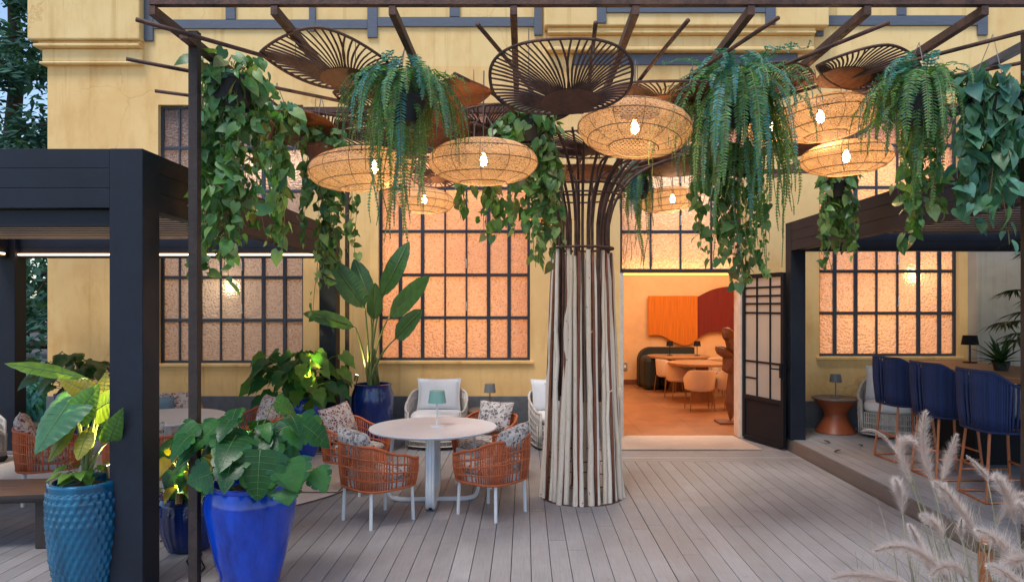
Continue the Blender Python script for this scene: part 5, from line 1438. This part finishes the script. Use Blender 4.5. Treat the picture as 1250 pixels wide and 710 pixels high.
addleaf(fy, 124, 500, 5.0, 128, 455, 5.0, .20, (.2, -1, .4))
addleaf(fo, 118, 500, 4.9, 150, 478, 4.8, .22, (.3, -1, .6))
addleaf(fo, 132, 540, 4.8, 146, 500, 4.7, .15, (.3, -1, .5))
addleaf(fy, 108, 478, 5.05, 70, 460, 5.0, .16, (0, -1, .6))
addleaf(fo, 120, 520, 5.1, 160, 520, 5.05, .2, (.1, -1, .6))
for k in range(16):
    a = rnd.uniform(0, 2 * PI); e = B + Vector((math.cos(a) * rnd.uniform(.05, .2), math.sin(a) * rnd.uniform(.05, .2), rnd.uniform(.04, .14)))
    st.tube([B, e], .003, 4); leaf(fo, e, Vector((math.cos(a), math.sin(a), -.2)), Vector((0, -.3, 1)), .09, .07, HEART, .1, .3, .15)
st.build('stem', M['stem'], tp, smooth=True); fo.build('foliage', M['l_lime'], tp, smooth=True); fy.build('foliage', M['l_yellow'], tp, smooth=True); fb.build('foliage', M['l_blue'], tp, smooth=True); rbs.build('leaf_rib', M['rib_pale'], tp, smooth=True)
spot(tp.location + Vector((.16, .02, zt + .06)), tp.location + Vector((.0, .12, 1.5)), 70, 'small garden spotlight in the teal pot under the elephant ear')

# --- monstera in big cobalt pot
mc = Vector(((306 - CX) * 4.95 / FX, 4.95, 0)); rnd = random.Random(43)
mo = thing('potted_plant', 'monstera in the big smooth cobalt blue pot at the front', 'potted plant', mc)
zt = .735
prof = [(.17, 0), (.185, .02), (.235, .22), (.29, .48), (.305, .58), (.298, .66), (.275, .705), (.285, .72), (.285, zt)]
pot(mo, hollow(prof, .035, .06), 'glaze_cobalt', 72, zt - .045, .24)
st, fo = MB(), MB(); B = Vector((0, 0, zt - .04))
def ml(pt, o, r, h):
    L = rnd.uniform(.14, .30); d = (o + Vector((0, -.25, -.45 - .5 * rnd.random()))).normalized(); up = (Vector((0, -.55, .8)) + o * .5 + rv(rnd, .2)).normalized()
    monstera_leaf(fo, pt, d, up, L, L * rnd.uniform(.85, 1.05), rnd)
RB = MB()
spray(rnd, B, 18, (.24, .58), (.10, .40), ml, st, arange=(-PI, -.3)); spray(rnd, B, 18, (.25, .66), (.05, .34), ml, st)
for px, py, tx, ty, Y, Lw in ((318, 548, 312, 612, 4.60, .36), (352, 560, 362, 600, 4.62, .30), (384, 572, 398, 600, 4.7, .2), (350, 596, 352, 616, 4.62, .2), (258, 578, 228, 588, 4.66, .26)):
    a = P(px, py, Y) - mc; b = P(tx, ty, Y - .06) - mc; m = (B + a) / 2 + Vector((0, 0, .16))
    st.tube([B * (1 - s) ** 2 + m * 2 * s * (1 - s) + a * s * s for s in [i / 8 for i in range(9)]], .007, 5, cap=False)
    monstera_leaf(fo, a, b - a, Vector((.1, -1, .35)), (b - a).length, Lw, rnd, .12)
st.build('stem', M['stem'], mo, smooth=True); fo.build('foliage', M['l_monstera'], mo, smooth=True); RB.build('leaf_rib', M['rib_pale'], mo, smooth=True); RB = None
spot(mc + Vector((-.17, .08, zt + .10)), mc + Vector((-.22, .22, 1.6)), 60, 'small garden spotlight among the monstera leaves')

# --- dark blue pot between the posts
dc = FL(232, 668); dc.z = 0; rnd = random.Random(45)
dp = thing('potted_plant', 'philodendron in a dark blue textured pot between the two posts', 'potted plant', dc)
zt = .44; prof = [(.15, 0), (.175, .02), (.225, .16), (.245, .30), (.235, .39), (.215, .42), (.228, zt)]
def dimple(a, z): return .0045 * math.sin(a * 26 + 3 * math.floor(z * 26)) * math.sin(z * 82) if .03 < z < .36 else 0
pq = []
for i in range(len(prof) - 1):
    for j in range(8): pq.append((prof[i][0] + (prof[i + 1][0] - prof[i][0]) * j / 8, prof[i][1] + (prof[i + 1][1] - prof[i][1]) * j / 8))
pq.append(prof[-1]); pot(dp, hollow(pq, .03, .05), 'glaze_navy', 120, zt - .04, .19, dimple, angle=60)
st, fo, fy = MB(), MB(), MB(); B = Vector((0, 0, zt - .03))
def dl(pt, o, r, h):
    L = rnd.uniform(.15, .27); d = (o + Vector((0, -.3, -.5))).normalized(); up = (Vector((0, -.5, .8)) + o * .4 + rv(rnd, .2)).normalized()
    leaf(fy if rnd.random() < .5 else fo, pt, d, up, L, L * rnd.uniform(.6, .8), EAR, .1, .3, .16)
spray(rnd, B, 40, (.10, .52), (.08, .34), dl, st)
a = P(214, 575, dc.y - .16) - dc; leaf(fo, a, P(224, 632, dc.y - .25) - dc - a, Vector((-.2, -1, .2)), .38, .24, EAR, .1, .1, .16); st.tube([B, (B + a) / 2 + Vector((0, 0, .1)), a], .006, 5)
st.build('stem', M['stem'], dp, smooth=True); fo.build('foliage', M['l_monstera'], dp, smooth=True); fy.build('foliage', M['l_yellow'], dp, smooth=True)
spot(dc + Vector((.02, -.22, zt + .02)), dc + Vector((-.08, .10, 1.1)), 60, 'small garden spotlight in the dark blue pot between the posts')

# --- blue pot by the rear post with a glowing broad leaved plant
bc = Vector(((366 - CX) * 9.25 / FX, 9.25, 0)); rnd = random.Random(47)
bp_ = thing('potted_plant', 'broad leaved plant glowing over a blue pot beside the rear pergola post', 'potted plant', bc)
zt = .78; prof = [(.19, 0), (.20, .02), (.27, .3), (.33, .58), (.335, .68), (.30, .75), (.315, zt)]
pot(bp_, hollow(prof, .04, .06), 'glaze_cobalt', 56, zt - .05, .26)
st, fo, fy = MB(), MB(), MB(); B = Vector((0, 0, zt - .04))
def bl_(pt, o, r, h):
    L = rnd.uniform(.16, .30); d = (o * .8 + Vector((0, -.3, -.6))).normalized(); up = (Vector((0, -.6, .6)) + o * .5 + rv(rnd, .25)).normalized()
    leaf(fy if rnd.random() < .45 else fo, pt, d, up, L, L * rnd.uniform(.65, .85), IVY, .1, .3, .12)
spray(rnd, B, 130, (.05, .62), (.05, .56), bl_, st)
st.build('stem', M['stem'], bp_, smooth=True); fo.build('foliage', M['l_monstera'], bp_, smooth=True); fy.build('foliage', M['l_lime'], bp_, smooth=True)
spot(bc + Vector((.20, -.22, zt + .12)), bc + Vector((.08, .12, 1.9)), 120, 'small bright garden spotlight in the blue pot by the rear post')

# --- strelitzia by the wall
sc_ = Vector(((455 - CX) * 9.7 / FX, 9.7, 0)); rnd = random.Random(49)
sp_ = thing('potted_plant', 'tall strelitzia with paddle leaves in a navy glazed pot by the wall', 'potted plant', sc_)
zt = .90; prof = [(.19, 0), (.20, .02), (.255, .3), (.285, .62), (.28, .76), (.245, .86), (.255, zt)]
pot(sp_, hollow(prof, .035, .05), 'glaze_navy', 64, zt - .04, .21)
st, fo = MB(), MB(); B = Vector((0, 0, zt - .04))
for (bx, by, tx, ty, wpx, Yb, dY, upv, drp) in ((466, 364, 498, 294, 25, 9.55, .0, (-.5, -1, .2), .04), (446, 378, 404, 316, 27, 9.6, .05, (.4, -1, .4), .05), (452, 366, 432, 316, 20, 9.8, .15, (.3, -1, .2), .0),
                                ((474), 388, 527, 338, 25, 9.4, -.25, (-.2, -1, .5), -.05), (434, 400, 372, 378, 19, 9.4, -.25, (.1, -1, .9), .12), (482, 414, 514, 378, 22, 9.35, -.3, (-.3, -1, .4), .04), (456, 392, 458, 345, 18, 9.5, 0, (.8, -1, .1), 0)):
    a = P(bx, by, Yb) - sc_; b = P(tx, ty, Yb + dY) - sc_; L = (b - a).length; W_ = wpx * 9.7 / FX * 1.15
    c0 = B + Vector((rnd.uniform(-.06, .06), rnd.uniform(-.06, .06), 0)); m = Vector((c0.x * .5 + a.x * .5 + (a.x - c0.x) * -.22, (c0.y + a.y) / 2, (c0.z + a.z) / 2 + .1))
    st.tube([c0 * (1 - s) ** 2 + m * 2 * s * (1 - s) + a * s * s for s in [i / 10 for i in range(11)]], [.022 - .0013 * i for i in range(11)], 7, cap=False)
    stn = [(t, w) for t, w in LONG]; k2 = []
    for i in range(len(stn) - 1):
        for j in range(2): k2.append((stn[i][0] + (stn[i + 1][0] - stn[i][0]) * j / 2, (stn[i][1] + (stn[i + 1][1] - stn[i][1]) * j / 2) * (1 + rnd.uniform(-.05, .05))))
    k2.append(stn[-1]); blade(fo, None, a, b - a, Vector(upv), L, W_, k2, drp, .35, 0, 16, .012, .01, int(bx)); st.tube([a, a.lerp(b, .5), a.lerp(b, .94)], [.012, .008, .003], 5)
    st.tube([a, a.lerp(b, .5), a.lerp(b, .96)], [.009, .006, .002], 5) if False else None
for k in range(4):
    st.tube([B + Vector((rnd.uniform(-.07, .07), rnd.uniform(-.07, .07), 0)), B + Vector((rnd.uniform(-.08, .08), rnd.uniform(-.05, .05), rnd.uniform(.3, .6)))], [.026, .012], 7)
st.build('stem', M['stem'], sp_, smooth=True); fo.build('foliage', M['l_banana'], sp_, smooth=True)
spot(sc_ + Vector((-.19, -.14, zt + .10)), sc_ + Vector((.05, .05, 2.4)), 40, 'copper garden spotlight on the rim of the strelitzia pot')

# --- dark leaved plant behind the elephant ear
qc = Vector(((92 - CX) * 9.0 / FX, 9.0, 0)); rnd = random.Random(51)
qp = thing('potted_plant', 'dark lobed plant behind the elephant ear, under the pergola', 'potted plant', qc)
zt = .86; prof = [(.16, 0), (.2, .3), (.235, .6), (.225, .8), (.235, zt)]
pot(qp, hollow(prof, .03, .05), 'glaze_navy', 48, zt - .04, .19)
st, fo = MB(), MB(); B = Vector((0, 0, zt - .03))
def ql(pt, o, r, h):
    L = rnd.uniform(.14, .25); d = (o + Vector((0, -.3, -.5))).normalized(); up = (Vector((0, -.4, .9)) + o * .4 + rv(rnd, .25)).normalized()
    monstera_leaf(fo, pt, d, up, L, L * .8, rnd)
spray(rnd, B, 75, (.10, .55), (.05, .48), ql, st)
st.build('stem', M['stem'], qp, smooth=True); fo.build('foliage', M['l_banana'], qp, smooth=True)

# --- palm and agave by the bar
pc_ = Vector((6.5, 8.75, .154)); rnd = random.Random(53)
pm_ = thing('potted_plant', 'dark fan palm in a black pot behind the bar counter at the right edge', 'potted plant', pc_)
pot(pm_, hollow([(.2, 0), (.27, .4), (.28, .5)], .03, .05), 'black_pot', 40, .46, .24)
st, fo = MB(), MB(); B = Vector((0, 0, .46))
for k in range(24):
    a = rnd.uniform(0, 2 * PI); h = rnd.uniform(.75, 2.25); r = rnd.uniform(.15, .65); o = Vector((math.cos(a), math.sin(a), 0))
    e = B + o * r + Vector((0, 0, h)); st.tube([B + o * r * s ** 2 + Vector((0, 0, h * s)) for s in [i / 6 for i in range(7)]], .008, 5, cap=False)
    dd = (o + Vector((0, -.3, -.1))).normalized(); s1 = dd.cross(Vector((0, 0, 1))).normalized(); u1 = s1.cross(dd)
    for j in range(15):
        th = R_(-115 + 230 * j / 14); v = dd * math.cos(th) + s1 * math.sin(th)
        leaf(fo, e, v, u1, rnd.uniform(.26, .38), .035, [(0, .3), (.3, 1), (.7, .7), (1, .02)], .4, .35)
st.build('stem', M['stem'], pm_, smooth=True); fo.build('foliage', M['l_palm'], pm_)
ac = FL(1222, 452, 1.211); rnd = random.Random(55)
ag = thing('potted_plant', 'small spiky agave standing on the bar counter', 'potted plant', ac)
pot(ag, hollow([(.07, 0), (.09, .08), (.095, .10)], .012, .02), 'black_pot', 28, .09, .08)
fo = MB()
for k in range(42):
    a = rnd.uniform(0, 2 * PI); el = rnd.uniform(.1, 1.35); d = Vector((math.cos(a) * math.cos(el), math.sin(a) * math.cos(el), math.sin(el)))
    leaf(fo, Vector((0, 0, .09)), d, Vector((0, 0, 1)) + d * .01 + Vector((.01, 0, 0)), rnd.uniform(.24, .42), .045, [(0, .8), (.25, 1), (.6, .6), (1, .02)], .5, rnd.uniform(.05, .3))
fo.build('foliage', M['l_palm'], ag)

# --- fountain grass in a trough at the right front
rnd = random.Random(57); gc_ = Vector((1.9, 2.75, 0))
gr = thing('fountain_grass', 'pale feathery fountain grass at the right front corner', 'grass', gc_)
tr_ = MB().box2((1.25, 2.45, 0), (2.75, 3.05, .42)); tr_.build('trough', M['slab_dark'], gr, world=True, bevel=.01)
pl_, bl2 = MB(), MB()
def plume(pts, w, dens=1500):
    w = w * 1.12
    m = len(pts); L = sum((pts[i + 1] - pts[i]).length for i in range(m - 1))
    for k in range(int(dens * L / .25)):
        u = rnd.random() * (m - 1); i = min(int(u), m - 2); p = pts[i].lerp(pts[i + 1], u - i); d = (pts[i + 1] - pts[i]).normalized(); s = u / (m - 1)
        r = w * (min(1, s * 5 + .25) * (1 - s) ** .55 + .12); a = rnd.uniform(0, 2 * PI); x = d.orthogonal().normalized(); y = d.cross(x)
        o = (x * math.cos(a) + y * math.sin(a)); q = p + o * r * rnd.choice((.4, .6, .8, .9, 1.0, 1.2, 1.55)) + d * r * rnd.uniform(.5, 1.9); sd = d.cross(o) * .0008
        pl_.add([p - sd, p + sd, q], [(0, 1, 2)])
    bl2.tube(pts, .0025, 4, cap=False)
PL = [((1137, 588), (1128, 545), (1130, 502), 2.9, .038), ((1112, 590), (1100, 545), (1118, 540), 2.85, .034), ((1150, 585), (1158, 560), (1168, 530), 3.0, .030),
      ((1196, 662), (1168, 615), (1140, 588), 2.75, .036), ((1102, 628), (1098, 600), (1092, 584), 2.7, .030), ((1240, 640), (1228, 600), (1214, 580), 2.8, .040),
      ((1152, 664), (1142, 640), (1124, 628), 2.65, .030), ((1162, 716), (1118, 672), (1068, 672), 2.5, .034), ((1120, 718), (1060, 702), (1015, 706), 2.4, .030),
      ((1238, 690), (1220, 662), (1192, 646), 2.6, .040), ((1290, 705), (1250, 682), (1214, 700), 2.55, .044), ((1206, 588), (1199, 575), (1180, 556), 2.9, .018), ((1276, 668), (1256, 632), (1244, 612), 2.8, .036), ((1175, 660), (1173, 646), (1174, 632), 2.7, .018), ((1100, 560), (1075, 530), (1052, 526), 3.0, .010),
      ((1136, 700), (1122, 664), (1110, 640), 2.6, .026), ((1262, 742), (1236, 706), (1206, 690), 2.45, .036), ((1182, 706), (1160, 690), (1136, 702), 2.5, .030), ((1218, 640), (1236, 610), (1252, 606), 2.85, .030), ((1090, 735), (1066, 716), (1030, 716), 2.4, .026), ((1160, 626), (1152, 604), (1154, 590), 2.8, .024)]
for a_, b_, c_, Y, w_ in PL:
    A_, B_, C2 = P(*a_, Y) - gc_, P(*b_, Y) - gc_, P(*c_, Y - .05) - gc_
    pts = [A_ * (1 - s) ** 2 + (B_ * 2 - (A_ + C2) / 2) * 2 * s * (1 - s) + C2 * s * s for s in [i / 12 for i in range(13)]]
    plume(pts, w_)
    g0 = Vector((A_.x * .6 + .1, rnd.uniform(-.12, .12), .40)); mm = Vector((A_.x * .9, A_.y * .5, (A_.z + .4) / 2 + .1)); dA = (pts[1] - pts[0]).normalized()
    c2 = A_ - dA * .25
    bl2.tube([g0 * (1 - s) ** 3 + mm * 3 * s * (1 - s) ** 2 + c2 * 3 * s * s * (1 - s) + A_ * s ** 3 for s in [i / 10 for i in range(11)]], .0028, 4, cap=False)
for k in range(420):
    x = rnd.uniform(-.6, .85); g0 = Vector((x, rnd.uniform(-.2, .2), .40)); L = rnd.choice((.3, .45, .6, .75, .9, 1.05)); a = rnd.uniform(0, 2 * PI); o = Vector((math.cos(a), math.sin(a) * .6, 0)) * rnd.uniform(.1, .4)
    pts = [g0 + o * L * s * s + Vector((0, 0, L * (s - .28 * s * s))) for s in [i / 7 for i in range(8)]]
    bl2.ribbon(pts, [.006 * (1 - i / 8) for i in range(8)], o.cross(Vector((0, 0, 1))).normalized())
bl2.build('blades', M['straw'], gr); pl_.build('plumes', M['plume'], gr)
bo = thing('bollard_light', 'slim copper bollard standing in the fountain grass', 'bollard', P(1203, 712, 2.95).xy.to_3d())
q = P(1203, 656, 2.95).z; MB().lathe([(.028, .0), (.028, q), (.001, q + .004)], 20).build('post', M['copper'], bo, smooth=True, angle=40)
MB().lathe([(.030, q - .05), (.031, q - .045), (.031, q - .02), (.030, q - .015)], 20).build('collar', M['brass'], bo, smooth=True)
rnd = random.Random(71)
for px, py, z, lb in ((1014, 541, .158, 'curled dry leaf on the raised deck near the hourglass table'), (1053, 544, .158, 'dry brown leaf on the raised deck in front of the wicker chair'), (1018, 552, .158, 'tiny dry leaf lying apart at the edge of the raised deck')):
    q = MB(); leaf(q, Vector((0, 0, .006)), Vector((math.cos(px), math.sin(px), .1)), Vector((0, 0, 1)), .10, .055, OVAL, .5, -.2)
    o_ = q.build('dry_leaf', M['slab_dark'], None, smooth=True, loc=FL(px, py, z)); tag(o_, lb, 'leaf', 'dry leaves on the deck')
# --- loose black cable on the deck
cb = MB(); cpts = [FL(*q, .012) for q in ((196, 660), (208, 652), (222, 640), (236, 640), (240, 660), (246, 676), (240, 690), (232, 694), (228, 684), (236, 672), (244, 680), (250, 692), (243, 700), (232, 698))]
cb.tube([Vector(q) for q in curve_px([tuple(p) for p in cpts], 5)] if False else cpts, .006, 6)
tag(cb.build('cable', M['black'], None, smooth=True), 'loose black cable on the deck between the dark blue pot and the cobalt pot', 'cable')

# ================================================================== CAMERA, SKY, SUN
cam = bpy.data.cameras.new('camera'); co = bpy.data.objects.new('camera', cam); C.objects.link(co)
co.location = (0, 0, H); co.rotation_euler = (PI / 2, 0, 0)
cam.sensor_width = 36; cam.lens = FX / 1250 * 36; cam.shift_x = -(CX - 625) / 1250; cam.shift_y = (CY - 355) / 1250
cam.clip_start = .05; cam.clip_end = 600
sc = bpy.context.scene; sc.camera = co
wd = bpy.data.worlds.new('World'); sc.world = wd; wd.use_nodes = True
nt = wd.node_tree; nt.nodes.clear()
sk = nt.nodes.new('ShaderNodeTexSky'); sk.sky_type = 'NISHITA'; sk.sun_disc = False
SEL, SAZ = 62, 215
sk.sun_elevation = R_(SEL); sk.sun_rotation = R_(SAZ); sk.dust_density = .6; sk.air_density = 1.0; sk.ozone_density = 1.5
bg = nt.nodes.new('ShaderNodeBackground'); bg.inputs[1].default_value = .135
ow_ = nt.nodes.new('ShaderNodeOutputWorld'); nt.links.new(sk.outputs[0], bg.inputs[0]); nt.links.new(bg.outputs[0], ow_.inputs[0])
sl = bpy.data.lights.new('sun', 'SUN'); sl.energy = 1.4; sl.angle = R_(18); sl.color = (1, .95, .89)
so = bpy.data.objects.new('sun', sl); C.objects.link(so)
az = R_(SAZ); sd_ = Vector((math.sin(az) * math.cos(R_(SEL)), math.cos(az) * math.cos(R_(SEL)), math.sin(R_(SEL))))
so.rotation_euler = (-sd_).to_track_quat('-Z', 'Y').to_euler()
sc.view_settings.view_transform = 'Standard'; sc.view_settings.look = 'None'; sc.view_settings.exposure = 0.82; sc.view_settings.gamma = 1
sc.render.engine = 'CYCLES'
cy = sc.cycles; cy.use_denoising = True; cy.max_bounces = 8; cy.diffuse_bounces = 4; cy.glossy_bounces = 3; cy.transmission_bounces = 6; cy.transparent_max_bounces = 6
cy.caustics_reflective = False; cy.caustics_refractive = False; cy.sample_clamp_indirect = 4.0
